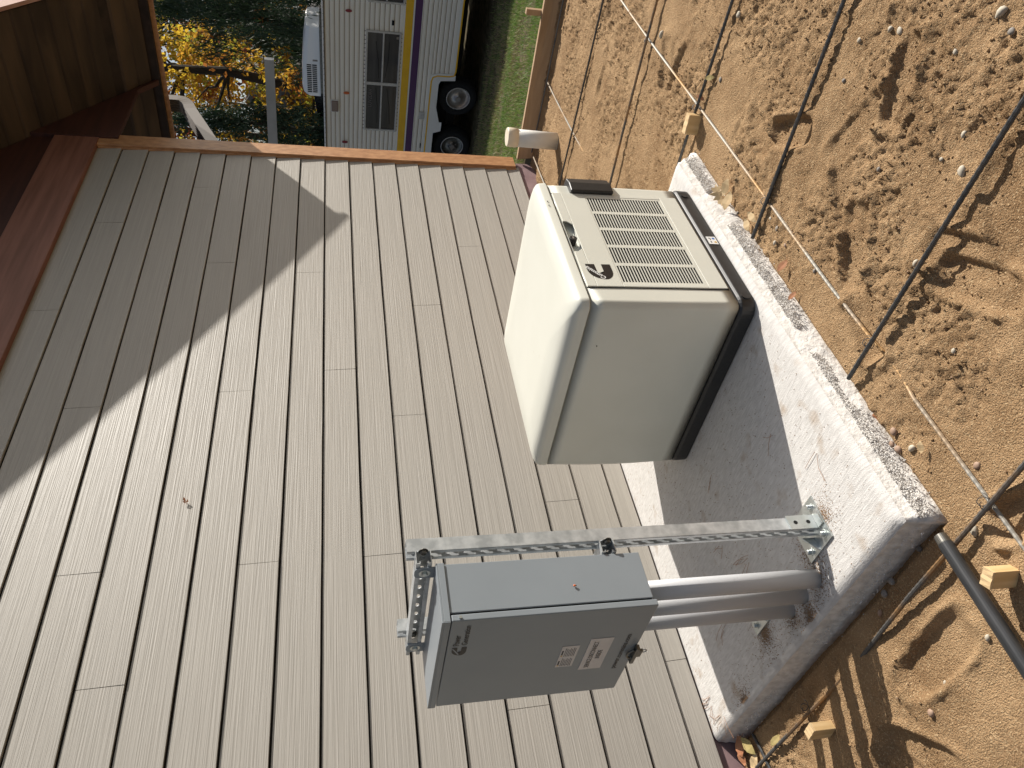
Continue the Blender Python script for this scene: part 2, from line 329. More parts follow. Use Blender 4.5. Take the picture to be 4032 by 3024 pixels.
cm = (T[:, 0, 0] - 5.7) / 6; r = rng.uniform(0, 1, len(T)) + 1.2 * fbm(T[:, 0, 0], T[:, 0, 1], 1.8, 2, 44)
r += np.where(T[:, 0, 0] > 8.4, 0.25, 0.0); mi = np.where(r > 0.80, 2, np.where(r > 0.38, 1, 0)); tag(tri_obj('grass', T, ['grass_a', 'grass_b', 'grass_c'], mi), 'patchy green lawn grass beside the trailer', 'grass', kind='stuff')

# ---------------------------------------------------------------- house
house = thing('house', 'house with taupe lap siding, brown corner trim and stained wood eaves', 'house', (0, 0, 0))
K0 = 2.966; PT = 0.1782; XR = 5.53; XL = -4.0
seams = {-1: [3.657], 0: [4.547, 0.3], 1: [2.902], 2: [1.943], 3: [5.025, 1.444], 4: [4.142, 0.6], 5: [3.004], 6: [1.944], 7: [4.06, 0.35], 8: [3.165], 9: [1.948], 10: [2.807, 0.2], 11: [3.744, 0.9], 12: [1.2], 13: [4.4, 0.7], 14: [2.2], 15: [3.4, 0.4], 16: [4.9, 1.333]}
g = G()
for k in range(-1, 17):
    zt = K0 - k * PT; zb = K0 - (k + 1) * PT
    if k == 16: zb = 0.010
    cuts = [XL] + sorted(seams.get(k, [])) + [XR]
    for a, b in zip(cuts[:-1], cuts[1:]):
        a2 = a + (0.0012 if a != XL else 0); b2 = b - (0.0012 if b != XR else 0)
        db = 0.0008 * math.sin(k * 7.3 + a * 5)
        x = np.linspace(a2, b2, max(2, int((b2 - a2) / 0.25)))
        wob = [0.0009 * math.sin(q * 2.1 + k * 2.7) + 0.0005 * math.sin(q * 7.7 + k) for q in x]
        n = len(x); prof = []
        ring = []
        for q, wv in zip(x, wob):
            ring.append([(q, -0.0060, zt - 0.0085), (q, -0.0160 + db, zb + 0.0015 + wv), (q, -0.0152 + db, zb + wv), (q, -0.0005, zb + wv), (q, -0.0005, zt - 0.0085)])
        g.loft(ring)
obj('siding', g, 'siding', house)
obj('sheathing', G().box(XL, XR, 0.0, 0.08, 0.012, 3.15), 'siding_gap_shade', house)  # dark sheet showing below each board edge as a painted lap shadow
obj('foundation', G().box(XL, 5.64, 0.006, 0.2, -0.5, 0.008), 'foundation', house)
obj('wall', G().box(XL, 5.60, 0.085, 7.0, -0.5, 3.1), 'siding_gap_shade', house)
g = G().box(5.515, 5.665, -0.036, -0.008, 0.036, 3.132); g.box(5.636, 5.668, -0.008, 0.17, 0.036, 3.1); g.box(5.503, 5.513, -0.020, -0.004, 0.03, 3.125)
obj('corner_board', g, 'trim', house, bevel=0.003)
obj('end_siding', G().box(5.61, 5.634, 0.17, 7.0, 0.02, 3.1), 'siding', house)
obj('frieze_board', G().box(XL, 5.60, -0.045, -0.002, 3.128, 3.42), 'redwood', house, bevel=0.003)
RS = 0.667; XE = 6.70; ZE = 2.85; uz = lambda x: ZE + RS * (XE - x)
obj('gable_board', G().prism([(XL, 3.424), (5.60, 3.424), (5.60, uz(5.6) - 0.01), (XL, uz(XL) - 0.01)], 1, -0.02, 0.05), 'darkwood', house)
obj('rafter_tail', G().prism([(5.603, 3.00), (5.721, 3.002), (6.408, 2.996), (6.60, 2.872), (6.655, 2.868), (5.603, uz(5.603) - 0.004)], 1, -0.05, -0.01), 'darkwood', house, bevel=0.002)
# soffit planks running out from the wall (lines along Y)
g = G(); d = 0.142; dx = d / math.sqrt(1 + RS * RS); x = XE - 0.10; i = 0
gd = G()
while x > XL:
    x2 = x - dx; th = 0.016
    if i == 2: gd.add([(x, -0.85, uz(x) + 0.012), (x - 0.10, -0.85, uz(x - 0.10) + 0.012), (x - 0.10, 8, uz(x - 0.10) + 0.012), (x, 8, uz(x) + 0.012)], [(0, 1, 2, 3)]); x -= 0.075; i += 1; continue
    jit = 0.002 * math.sin(i * 5.1)
    for (ya, yb) in ((-0.85, 8.0),):
        v = [(x - 0.002, uz(x) + 0.010), (x - 0.008, uz(x - 0.008) + jit), (x2 + 0.008, uz(x2 + 0.008) + jit), (x2 + 0.002, uz(x2) + 0.010), (x2 + 0.002, uz(x2) + 0.024), (x - 0.002, uz(x) + 0.024)]
        g.prism(v, 1, ya, yb)
    x = x2; i += 1
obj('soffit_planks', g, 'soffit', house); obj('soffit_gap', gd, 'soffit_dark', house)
up = 0.028
obj('roof', G().prism([(XE + 0.02, uz(XE + 0.02) + up), (XL, uz(XL) + up), (XL, uz(XL) + up + 0.16), (XE + 0.02, uz(XE + 0.02) + up + 0.14)], 1, -0.872, 8.1), 'roof', house)
obj('rake_board', G().prism([(XE + 0.02, uz(XE) - 0.062), (XL, uz(XL) - 0.062), (XL, uz(XL) + 0.2), (XE + 0.02, uz(XE) + 0.15)], 1, -0.90, -0.874), 'pinkwood', house)
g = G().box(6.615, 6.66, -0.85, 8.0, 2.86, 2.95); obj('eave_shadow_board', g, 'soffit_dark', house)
obj('fascia_board', G().box(6.665, 6.70, -0.872, 8.1, 2.83, 2.99), 'trim', house, bevel=0.002)
g = G(); g.prism([(6.705, 2.90), (6.80, 2.90), (6.835, 3.0), (6.825, 3.0), (6.79, 2.91), (6.713, 2.91), (6.713, 3.01), (6.705, 3.01)], 1, -0.88, 8.1)
obj('gutter', g, 'downspout', house)
# downspout: ribbed rectangular pipe
def duct(path, wx, wy, ribs=5):
    g = G(); rings = []
    prof = []
    n = ribs * 2
    for i in range(n + 1): prof.append((-wx / 2 + wx * i / n, wy / 2 - (0.010 if i % 2 else 0)))
    for i in range(n + 1): prof.append((wx / 2 - wx * i / n, -wy / 2 + (0.010 if i % 2 else 0)))
    path = [Vector(p) for p in path]
    for i, p in enumerate(path):
        dd = (path[min(i + 1, len(path) - 1)] - path[max(0, i - 1)]).normalized()
        a = Vector((0, 1, 0)); a = (a - dd * a.dot(dd)).normalized(); b = dd.cross(a)
        rings.append([p + a * q[0] + b * q[1] for q in prof])
    g.loft(rings); return g
pth = [(6.88, 0.27, 2.93), (6.88, 0.27, 2.80), (6.875, 0.272, 2.765), (6.855, 0.274, 2.74), (6.825, 0.276, 2.715), (6.79, 0.277, 2.70), (6.70, 0.275, 2.67), (5.86, 0.20, 2.36), (5.80, 0.2, 2.34), (5.76, 0.2, 2.28), (5.75, 0.2, 2.2), (5.75, 0.2, 0.1)]
obj('downspout', duct(pth, 0.11, 0.09), 'downspout', house)

# ---------------------------------------------------------------- concrete pad
pad = thing('concrete_pad', 'pale rectangular concrete pad against the house wall under the generator', 'concrete pad', (1.9, -0.75, 0))
def pad_mesh():
    x0, x1, y0, y1 = 0.985, 2.902, -1.500, -0.002
    bm = bmesh.new(); st = 0.012
    nx = int((x1 - x0) / st); ny = int((y1 - y0) / st)
    xs = np.linspace(x0, x1, nx + 1); ys = np.linspace(y0, y1, ny + 1); X, Y = np.meshgrid(xs, ys, indexing='ij')
    e = np.minimum(np.minimum(X - x0, x1 - X), Y - y0); Z = -0.014 * np.clip(1 - e / 0.03, 0, 1) ** 2 + 0.002 * fbm(X, Y, 4, 3, 3)
    me_v = np.stack([X.ravel(), Y.ravel(), Z.ravel()], 1); idx = np.arange(len(me_v)).reshape(nx + 1, ny + 1)
    v = [tuple(p) for p in me_v]; f = [(idx[i, j], idx[i + 1, j], idx[i + 1, j + 1], idx[i, j + 1]) for i in range(nx) for j in range(ny)]
    loop = [idx[0, j] for j in range(ny, -1, -1)] + [idx[i, 0] for i in range(1, nx + 1)] + [idx[nx, j] for j in range(1, ny + 1)]
    gt = G(); gt.add(v, f)
    # rough sides
    gs = G(); P = [np.array(v[i]) for i in loop]; rings = []; depth = [0, 0.012, 0.028, 0.045, 0.06, 0.075, 0.095, 0.13]
    m = len(P)
    for dk, dz in enumerate(depth):
        ring = []
        for q in P:
            nx_ = -1.0 if q[0] < x0 + 1e-6 else (1.0 if q[0] > x1 - 1e-6 else 0); ny_ = -1.0 if q[1] < y0 + 1e-6 else 0
            s = q[0] + q[1] * 1.7
            rough = 0.0 if dz < 0.02 else (0.010 * (vnoise(np.array(s * 40), np.array(dz * 120), 5)) + 0.012 * vnoise(np.array(s * 130), np.array(dz * 300), 6) + 0.02 * vnoise(np.array(s * 6), np.array(dz * 8), 8) * (dz > 0.05))
            flare = (0.16 * dz if ny_ < 0 else 0.02 * dz) + float(rough) * (0.8 if ny_ < 0 else 0.35)
            ring.append((q[0] + nx_ * flare, q[1] + ny_ * flare, q[2] - dz))
        rings.append(ring)
    vs = [p for r_ in rings for p in r_]; fs = [(k * m + i, (k + 1) * m + i, (k + 1) * m + i + 1, k * m + i + 1) for k in range(len(rings) - 1) for i in range(m - 1)]
    gs.add(vs, fs); return gt, gs
gt, gs = pad_mesh()
obj('pad_top', gt, 'concrete', pad, smooth=True, recalc=True); obj('pad_side', gs, 'concrete_side', pad, smooth=True)
# crumbly aggregate along the pad foot
def pebble_tris(n, fn, s0, s1):
    ico = bmesh.new(); bmesh.ops.create_icosphere(ico, subdivisions=1, radius=1); bv = np.array([v.co[:] for v in ico.verts]); bf = np.array([[v.index for v in f.verts] for f in ico.faces]); ico.free()
    P = fn(n); s = rng.uniform(s0, s1, (len(P), 1)) * rng.uniform(0.6, 1.3, (len(P), 3)); nz = rng.uniform(0.8, 1.2, (len(P), len(bv), 1))
    V = bv[None] * nz * s[:, None, :] + P[:, None, :]; return V[:, bf, :].reshape(-1, 3, 3)
def edge_pts(n):
    t = rng.uniform(0, 1, n); side = rng.uniform(0, 1, n) < 0.93
    x = np.where(side, 0.98 + t * 1.93, 0.965 + rng.exponential(0.008, n) * -1 + 0.008); y = np.where(side, -1.515 - np.abs(rng.normal(0, 0.012, n)), -1.5 + t * 1.4)
    k = vnoise(x * 7, y * 7, 3) > 0.28; x = x[k]; y = y[k]
    e = np.where(y < -1.52, (-1.515 - y), 0.97 - x); z = np.clip(-0.045 - e * 1.1, -0.088, -0.045) + rng.uniform(-0.006, 0.006, len(x)); return np.stack([x, y, z], 1)
T = pebble_tris(7500, edge_pts, 0.0010, 0.0028)
ag = tri_obj('aggregate_crumbs', T, ['aggregate'], np.zeros(len(T))); tag(ag, 'pale grey concrete crumbs spilled along the foot of the pad', 'aggregate', kind='stuff')
def dirt_pts(n):
    c = np.array([(1.16, -1.10), (1.16, -1.10), (1.12, -0.66), (1.1, -0.66), (1.2, -1.24), (1.08, -0.86), (1.08, -1.07), (1.02, -0.95), (1.0, -0.35)]); k = rng.integers(0, len(c), n)
    p = c[k] + rng.normal(0, 1, (n, 2)) * rng.choice([0.014, 0.028, 0.05], (n, 1)); q = np.stack([rng.uniform(1.0, 2.88, n), rng.uniform(-1.47, -0.03, n)], 1); m = rng.uniform(0, 1, n) < 0.30; p[m] = q[m]
    ok = (p[:, 0] > 1.0) & (p[:, 0] < 2.88) & (p[:, 1] > -1.46) & (p[:, 1] < -0.02); p = p[ok]; return np.stack([p[:, 0], p[:, 1], np.full(len(p), 0.0005)], 1)
T = pebble_tris(12000, dirt_pts, 0.0005, 0.0018)
tag(tri_obj('dirt_crumbs', T, ['sand', 'stone_brown'], (rng.uniform(0, 1, len(T)) < 0.35).astype(int)), 'scattered specks of brown dirt on the pad top', 'dirt', kind='stuff')
# sandy grains heaped on the ground
def grain_pts(n):
    x = rng.uniform(0.2, 5.4, n) ** 1.0; y = rng.uniform(-3.0, -0.05, n); k = (fbm(x, y, 3.2, 3, 50) * 3 + 0.5 > rng.uniform(0, 1.0, n)) & ~((x > 0.95) & (x < 2.93) & (y > -1.54)); x = x[k]; y = y[k]
    return np.stack([x, y, sand_h(x, y) + 0.0005], 1)
T = pebble_tris(26000, grain_pts, 0.0011, 0.0044)
tag(tri_obj('sand_clods', T, ['sand', 'stone_brown'], (rng.uniform(0, 1, len(T)) < 0.06).astype(int)), 'loose grains and tiny clods lying over the sand', 'sand clods', kind='stuff')

# ---------------------------------------------------------------- generator
gen = thing('generator', 'cream standby generator with louvred front door and black base', 'generator', (2.33, -1.04, 0))
GX0, GX1, GY0, GY1 = 1.94, 2.735, -1.464, -0.602
g = G().loft([rr(GX0 + 0.002, GX1, GY0 + 0.002, GY1, 0.05, 0.0), rr(GX0 - 0.012, GX1 + 0.006, GY0 - 0.010, GY1 + 0.004, 0.055, 0.004), rr(GX0 - 0.014, GX1 + 0.006, GY0 - 0.012, GY1 + 0.004, 0.055, 0.055), rr(GX0 - 0.006, GX1, GY0 - 0.004, GY1, 0.05, 0.064)])
base = obj('base', g, 'black_plastic', gen, smooth=False, bevel=0.003)
for cx in (1.985, 2.665): obj('base_plug', G().tube([(cx, -1.474, 0.032), (cx, -1.479, 0.032)], 0.018, 20), 'black_plastic', base)
# housing: slightly bowed shell
def shell(z, k=0.0):
    b = k; return rr(GX0 - b, GX1 + b, GY0 - b * 0.2, GY1 + b * 3, 0.028, z, 8)
g = G().loft([shell(z, 0.003 * math.sin(math.pi * min(1, max(0, (z - 0.066) / 0.545)))) for z in np.linspace(0.066, 0.618, 12)])
# cut the front door opening by building shell without the front centre: recess box is covered by the door
hous = obj('housing', g, 'cream', gen, smooth=True)
# sink the latch recess into the shell
cg = G().prism([(2.236, 0.570), (2.447, 0.570), (2.447, 0.6115), (2.236, 0.6115)], 1, GY0 - 0.02, GY0 + 0.022); cut = obj('cut', cg, 'void')
bo = hous.modifiers.new('cut', 'BOOLEAN'); bo.operation = 'DIFFERENCE'; bo.object = cut; bo.solver = 'EXACT'
dg = bpy.context.evaluated_depsgraph_get(); nm = bpy.data.meshes.new_from_object(hous.evaluated_get(dg)); hous.modifiers.clear(); hous.data = nm
bpy.data.objects.remove(cut, do_unlink=True)
md = hous.modifiers.new('wn', 'WEIGHTED_NORMAL'); md.weight = 90
# lid
rings = []
for z, ins, r in ((0.6235, 0.002, 0.032), (0.626, 0.0, 0.033), (0.650, 0.002, 0.033), (0.660, 0.006, 0.034), (0.668, 0.016, 0.035), (0.674, 0.030, 0.038), (0.680, 0.050, 0.042), (0.685, 0.075, 0.052), (0.689, 0.12, 0.055), (0.693, 0.19, 0.06), (0.695, 0.27, 0.06)):
    rings.append(rr(GX0 - 0.006 + ins * 0.55, GX1 + 0.006 - ins * 0.6, GY0 - 0.008 + ins, GY1 + 0.0 - ins * 0.6, r, z, 8))
lid = obj('lid', G().loft(rings), 'cream', gen, smooth=True, wn=True)
# front door panel with real slots
DY = GY0 - 0.0060
dx0, dx1, dz0, dz1 = 2.034, 2.650, 0.077, 0.612
gx0, gx1, gz0, gz1 = 2.052, 2.630, 0.150, 0.478
g = G(); dt = 0.0050
# recess notch at top (for the latch) x 2.24..2.44, z 0.575..0.612
nz = 0.576; na, nb = 2.243, 2.440
g.prism([(dx0, dz0), (dx1, dz0), (dx1, gz0), (dx0, gz0)], 1, DY, DY + dt)
g.prism([(dx0, gz0), (gx0, gz0), (gx0, gz1), (dx0, gz1)], 1, DY, DY + dt); g.prism([(gx1, gz0), (dx1, gz0), (dx1, gz1), (gx1, gz1)], 1, DY, DY + dt)
g.prism([(dx0, gz1), (dx1, gz1), (dx1, nz), (dx0, nz)], 1, DY, DY + dt)
g.prism([(dx0, nz), (na + 0.02, nz), (na, nz + 0.02), (na, dz1), (dx0, dz1)], 1, DY, DY + dt); g.prism([(nb - 0.02, nz), (dx1, nz), (dx1, dz1), (nb, dz1), (nb, nz + 0.02)], 1, DY, DY + dt)
door = obj('front_door', g, 'cream', gen, bevel=0.002)
g = G(); ga, gb_ = GY0 - 0.0008, GY0 + 0.001
g.box(dx0 - 0.004, dx0 + 0.001, ga, gb_, dz0 - 0.004, dz1 + 0.003); g.box(dx1 - 0.001, dx1 + 0.003, ga, gb_, dz0 - 0.004, dz1 + 0.003); g.box(dx0 + 0.0012, dx1 - 0.0012, ga, gb_, dz0 - 0.004, dz0 + 0.001)
obj('door_shadow_gap', g, 'void', door)
lt = obj('latch', G().tube([(2.325, GY0 + 0.024, 0.597), (2.325, DY - 0.003, 0.597)], 0.015, 20), 'black_plastic', door, bevel=0.002)
obj('keyway', G().box(2.318, 2.332, DY - 0.0042, DY - 0.0032, 0.595, 0.600), 'stone_grey', lt)
# grille: recessed plate made of ribs and slats with dark void behind
g = G(); gy0, gy1 = DY + 0.0012, DY + 0.0024
fx0, fx1, fz0, fz1 = gx0 + 0.010, gx1 - 0.010, gz0 + 0.010, gz1 - 0.006
g.box(gx0, gx1, gy0, gy1, gz0, fz0); g.box(gx0, gx1, gy0, gy1, fz1, gz1); g.box(gx0, fx0, gy0, gy1, fz0, fz1); g.box(fx1, gx1, gy0, gy1, fz0, fz1)
ncol = 5; mw = 0.018; cwid = (fx1 - fx0 - mw * (ncol - 1)) / ncol
for c in range(ncol):
    a = fx0 + c * (cwid + mw)
    if c: g.box(a - mw, a, gy0, gy1, fz0, fz1)
    nsl = 27; p = (fz1 - fz0) / nsl
    for s in range(nsl):
        g.box(a, a + cwid, gy0 + 0.0004, gy1, fz0 + s * p, fz0 + s * p + p * 0.37)
gr = obj('grille', g, 'cream', door)
obj('grille_void', G().box(gx0 + 0.002, gx1 - 0.002, GY0 - 0.0009, GY0 - 0.0002, gz0 + 0.002, gz1 - 0.002), 'void', gr)
# emblem: block letter C with script across it
def emblem(px, pz, W_, H_, mk):      # mk(u, v) -> 3D; u to the right, v up
    pts = [(1.0, 1.0), (0.86 - 0.2, 1.0)]
    pts = []
    for a in range(0, 11): t = math.radians(90 + a * 9); pts.append((0.62 + 0.62 * math.cos(t), 0.38 + 0.62 * math.sin(t)))
    for a in range(0, 11): t = math.radians(180 + a * 9); pts.append((0.55 + 0.55 * math.cos(t), 0.38 + 0.38 * math.sin(t)))
    pts.append((1.0, 0.0)); pts.append((1.0, 0.36)); 
    for a in range(0, 7): t = math.radians(270 - a * 30); pts.append((0.52 + 0.14 * math.cos(t), 0.50 + 0.14 * math.sin(t)))
    pts.append((1.0, 0.64)); pts.append((1.0, 1.0))
    return [mk(px + p[0] * W_, pz + p[1] * H_) for p in pts]
def emblem_obj(name, px, pz, W_, H_, mk, parent):
    P = emblem(px, pz, W_, H_, mk); n = len(P); 
    bm = bmesh.new(); vs = [bm.verts.new(p) for p in P]; f = bm.faces.new(vs); bmesh.ops.triangulate(bm, faces=[f], ngon_method='EAR_CLIP')
    bm.verts.index_update(); g = G(); g.add([v.co[:] for v in bm.verts], [tuple(v.index for v in f.verts) for f in bm.faces]); bm.free()
    return obj(name, g, 'logo', parent, recalc=False)
em = emblem_obj('emblem', 2.074, 0.497, 0.089, 0.094, lambda u, v: (u, DY - 0.0006, v), door)
text('emblem_lettering', 'Cummins', (2.084, DY - 0.0006, 0.529), (0.76, 0, 0.65), (-0.65, 0, 0.76), 0.088, 0.0185, 'white', em, shear=0.1, bold=0.018)
# black control cover on the far corner
g = G().prism([(2.648, -1.486), (2.70, -1.492), (2.752, -1.480), (2.762, -1.45), (2.758, -1.40), (2.70, -1.40), (2.66, -1.46), (2.648, -1.47)], 2, 0.352, 0.533)
obj('control_cover', g, 'black_plastic', gen, bevel=0.006, segs=3)
# safety sticker on the base
st = obj('sticker', G().box(2.306, 2.356, -1.4778, -1.4768, 0.012, 0.050), 'white', base)
obj('warning_mark', G().prism([(2.312, 0.017), (2.326, 0.017), (2.319, 0.029)], 1, -1.4784, -1.4780), 'amber', st)
obj('round_mark', G().tube([(2.343, -1.4780, 0.023), (2.343, -1.4784, 0.023)], 0.006, 12), 'blue', st)
g = G(); g.box(2.314, 2.326, -1.4784, -1.4780, 0.037, 0.041); g.box(2.334, 2.346, -1.4784, -1.4780, 0.035, 0.039); g.box(2.343, 2.347, -1.4784, -1.4780, 0.039, 0.044); obj('icon_mark', g, 'ink', st)

# ---------------------------------------------------------------- strut rack
def channel_sheet(L, hole, pitch, start=0.03, w=0.041, dpt=0.041, lip=0.0095, turn=0.007):
    """C channel along +Z, open towards -X, web at x=+dpt; hole=(half width across, half length along)"""
    g = G(); h = w / 2
    # sides + lips
    prof = [(turn, -h + lip), (0, -h + lip), (0, -h), (dpt, -h)]
    for sgn in (1, -1):
        for (p, q) in zip(prof[:-1], prof[1:]):
            g.add([(p[0], p[1] * sgn, 0), (q[0], q[1] * sgn, 0), (q[0], q[1] * sgn, L), (p[0], p[1] * sgn, L)], [(0, 1, 2, 3)])
    z = 0; centers = []; c = start
    while c + hole[1] + 0.004 < L: centers.append(c); c += pitch
    edges = [0] + [(a + b) / 2 for a, b in zip(centers[:-1], centers[1:])] + [L]; n = 16
    for ci, c in enumerate(centers):
        z0, z1 = edges[ci], edges[ci + 1]; outer = []; inner = []
        for k in range(n):
            a = 2 * math.pi * (k + 0.5) / n; cy, cz = math.cos(a), math.sin(a)
            iy = hole[0] * cy; iz = hole[0] * cz + math.copysign(hole[1] - hole[0], cz); inner.append((dpt, iy, c + iz))
            s = 1 / max(abs(cy), abs(cz)); oy = h * cy * s; oz = cz * s; outer.append((dpt, oy, c + (oz * (z1 - c) if cz > 0 else oz * (c - z0))))
        g.add(outer + inner, [(k, (k + 1) % n, n + (k + 1) % n, n + k) for k in range(n)])
    return g
def place(g, fn):
    g.v = [fn(p) for p in g.v]; return g
def hexbolt(c, axis, r=0.0095, t=0.007, washer=0.013):
    g = G(); c = Vector(c); a = Vector(axis).normalized(); b = a.cross(Vector((0.3, 0.5, 0.81))).normalized(); d = a.cross(b)
    def ring(rad, n, off): return [c + a * off + b * rad * math.cos(2 * math.pi * k / n) + d * rad * math.sin(2 * math.pi * k / n) for k in range(n)]
    g.loft([ring(washer, 16, 0), ring(washer, 16, 0.0018)]); g.loft([ring(r, 6, 0.0018), ring(r, 6, 0.0018 + t * 0.8), ring(r * 0.8, 6, 0.0018 + t)]); return g
rack = thing('strut_rack', 'galvanised slotted strut rack of two posts and cross rails on the pad', 'strut rack', (1.2, -0.93, 0))
for pi, (yc, ztop) in enumerate(((-1.1745, 1.281), (-0.735, 1.285))):
    wpost = 0.041
    g = channel_sheet(ztop - 0.006, (0.010, 0.016), 0.049, 0.04, w=wpost, turn=0.006)
    # lips brought close so the open mouth reads as a dark slotted face
    post = obj('post', place(g, lambda p, yc=yc: (1.18 + p[0], yc + p[1], 0.006 + p[2])), 'galv', rack, solid=0.0026)
    pc = -1.156 if pi == 0 else -0.690
    y0, y1 = (pc - 0.076, pc + 0.076)
    pl = obj('base_plate', G().box(1.124, 1.276, y0, y1, 0.0006, 0.0065), 'zinc', rack, bevel=0.001)
    for bx in (1.150, 1.250):
        for by in (y0 + 0.026, y1 - 0.026): obj('anchor_bolt', hexbolt((bx, by, 0.0066), (0, 0, 1), 0.0085, 0.012, 0.0135), 'zinc', pl, bevel=0.0008)
    gb = G(); yo = yc - wpost / 2 - 0.0065; gb.box(1.176, 1.226, yo, yo + 0.005, 0.0067, 0.105); gb.box(1.1755, 1.2265, yo - 0.028, yo - 0.0003, 0.0067, 0.0125)
    br = obj('bracket', gb, 'zinc', pl, bevel=0.001)
    for hz in (0.036, 0.080): obj('bolt_hole', G().tube([(1.20, yo - 0.0004, hz), (1.20, yo - 0.0008, hz)], 0.0068, 16), 'void', br)
    obj('gusset', G().prism([(1.172, 0.0067), (1.126, 0.0067), (1.172, 0.05)], 1, yc + wpost / 2 + 0.001, yc + wpost / 2 + 0.005), 'zinc', pl)
for zi, zc in enumerate((1.237, 0.706)):
    g = channel_sheet(0.525, (0.0080, 0.0095), 0.0505, 0.033)
    rail = obj('rail', place(g, lambda p, zc=zc: (1.139 + p[0] * 0.96, (-1.200) + p[2] * 1.0, zc + p[1])) , 'galv', rack, solid=0.0024)
    for by in (-1.205, -0.745): obj('bolt', hexbolt((1.174, by, zc), (-1, 0, 0), 0.009, 0.008, 0.0135), 'steel_dark', rail)

# ---------------------------------------------------------------- switch cabinet
cab = thing('electrical_cabinet', 'grey steel electrical cabinet with side door seam, bolted to the strut rack', 'electrical cabinet', (1.05, -0.94, 0.614))
CX, CB, CY0, CY1, CZ0, CZ1 = 0.962, 1.134, -1.197, -0.685, 0.614, 1.207
obj('body', G().box(0.988, CB, CY0 + 0.002, CY1 - 0.002, CZ0 + 0.004, CZ1 - 0.022), 'cabinet', cab, bevel=0.0015)
gapm = obj('seam', G().box(0.980, 0.990, CY0 + 0.006, CY1 - 0.006, CZ0 + 0.008, CZ1 - 0.024), 'void', cab)
cdoor = obj('door', G().box(CX, 0.981, CY0 - 0.001, CY1 + 0.001, CZ0 - 0.004, CZ1 - 0.026), 'cabinet', cab, bevel=0.0025)
g = G().box(CX - 0.003, CB + 0.002, CY0 - 0.0025, CY1 + 0.0025, CZ1 - 0.006, CZ1); g.box(CX - 0.003, CX - 0.0005, CY0 - 0.0025, CY1 + 0.0025, CZ1 - 0.023, CZ1 - 0.0062); g.box(CX - 0.0003, CB + 0.002, CY0 - 0.0025, CY0 - 0.0003, CZ1 - 0.023, CZ1 - 0.0062)
obj('hood', g, 'cabinet', cab, bevel=0.0008)
obj('screw', G().tube([(0.971, CY0 - 0.001, 1.158), (0.971, CY0 - 0.006, 1.158)], 0.004, 12), 'zinc', cdoor)
FX = CX - 0.0004
for yc in (-1.157, -0.728):
    g = G(); hw = 0.0255; P = [(yc - hw, 1.16), (yc + hw, 1.16)]
    for a in range(0, 7): t = math.radians(a * 15); P.append((yc + hw - 0.018 + 0.018 * math.cos(t), 1.262 - 0.018 + 0.018 * math.sin(t)))
    for a in range(6, 13): t = math.radians(a * 15); P.append((yc - hw + 0.018 + 0.018 * math.cos(t), 1.262 - 0.018 + 0.018 * math.sin(t)))
    ear = obj('mounting_ear', G().prism(P, 0, 1.1345, 1.1375), 'cabinet', cab)
    obj('bolt', hexbolt((1.1343, yc, 1.234), (-1, 0, 0), 0.0085, 0.006, 0.0165), 'zinc', ear)
tx = lambda n, s, y, z, wd, h, **k: text(n, s, (FX, y, z), (0, -1, 0), (0, 0, 1), wd, h, k.pop('m', 'logo'), k.pop('p', cdoor), **k)
tx('brand_lettering', 'Power', -1.065, 1.149, 0.056, 0.0175, bold=0.015); tx('brand_lettering', 'Generation', -1.066, 1.127, 0.104, 0.0165, bold=0.015)
em2 = emblem_obj('emblem', 0, 1.126, 0.046, 0.041, lambda u, v: (FX - 0.0004, -1.008 - u, v), cdoor)
obj('emblem_slash', G().add([(FX - 0.0007, -1.012, 1.148), (FX - 0.0007, -1.016, 1.145), (FX - 0.0007, -1.050, 1.1645), (FX - 0.0007, -1.047, 1.1665)], [(0, 1, 2, 3)]), 'cabinet', em2)
tx('web_lettering', 'power.cummins.com', -0.832, 0.641, 0.210, 0.0195, bold=0.015)
sg = obj('service_label', G().box(CX - 0.0012, CX - 0.0004, -1.033, -0.845, 0.697, 0.767), 'label', cdoor)
LX = CX - 0.0012
text('label_lettering', 'SERVICE DISCONNECT', (LX, -0.858, 0.738), (0, -1, 0), (0, 0, 1), 0.160, 0.0145, 'ink', sg, bold=0.004)
text('label_lettering', 'INSIDE', (LX, -0.913, 0.716), (0, -1, 0), (0, 0, 1), 0.050, 0.0145, 'ink', sg, bold=0.004)
wl = obj('warning_label', G().box(CX - 0.0012, CX - 0.0004, -1.003, -0.876, 0.793, 0.845), 'label', cdoor)
g = G(); lx0, lx1 = CX - 0.0017, CX - 0.0013
for (ya, yb) in ((-0.882, -0.934), (-0.942, -0.996)):
    g.box(lx0, lx1, yb + 0.018, ya - 0.010, 0.8365, 0.8410)
    for k in range(7): g.box(lx0, lx1, yb + (0.004 + 0.012 * ((k * 37) % 5) / 5), ya, 0.8300 - k * 0.0048, 0.8316 - k * 0.0048)
obj('fine_print', g, 'ink', wl)
for ya in (-0.882, -0.942): obj('hazard_triangle', G().prism([(ya, 0.8362), (ya - 0.008, 0.8362), (ya - 0.004, 0.8425)], 0, lx0, lx1), 'amber', wl)
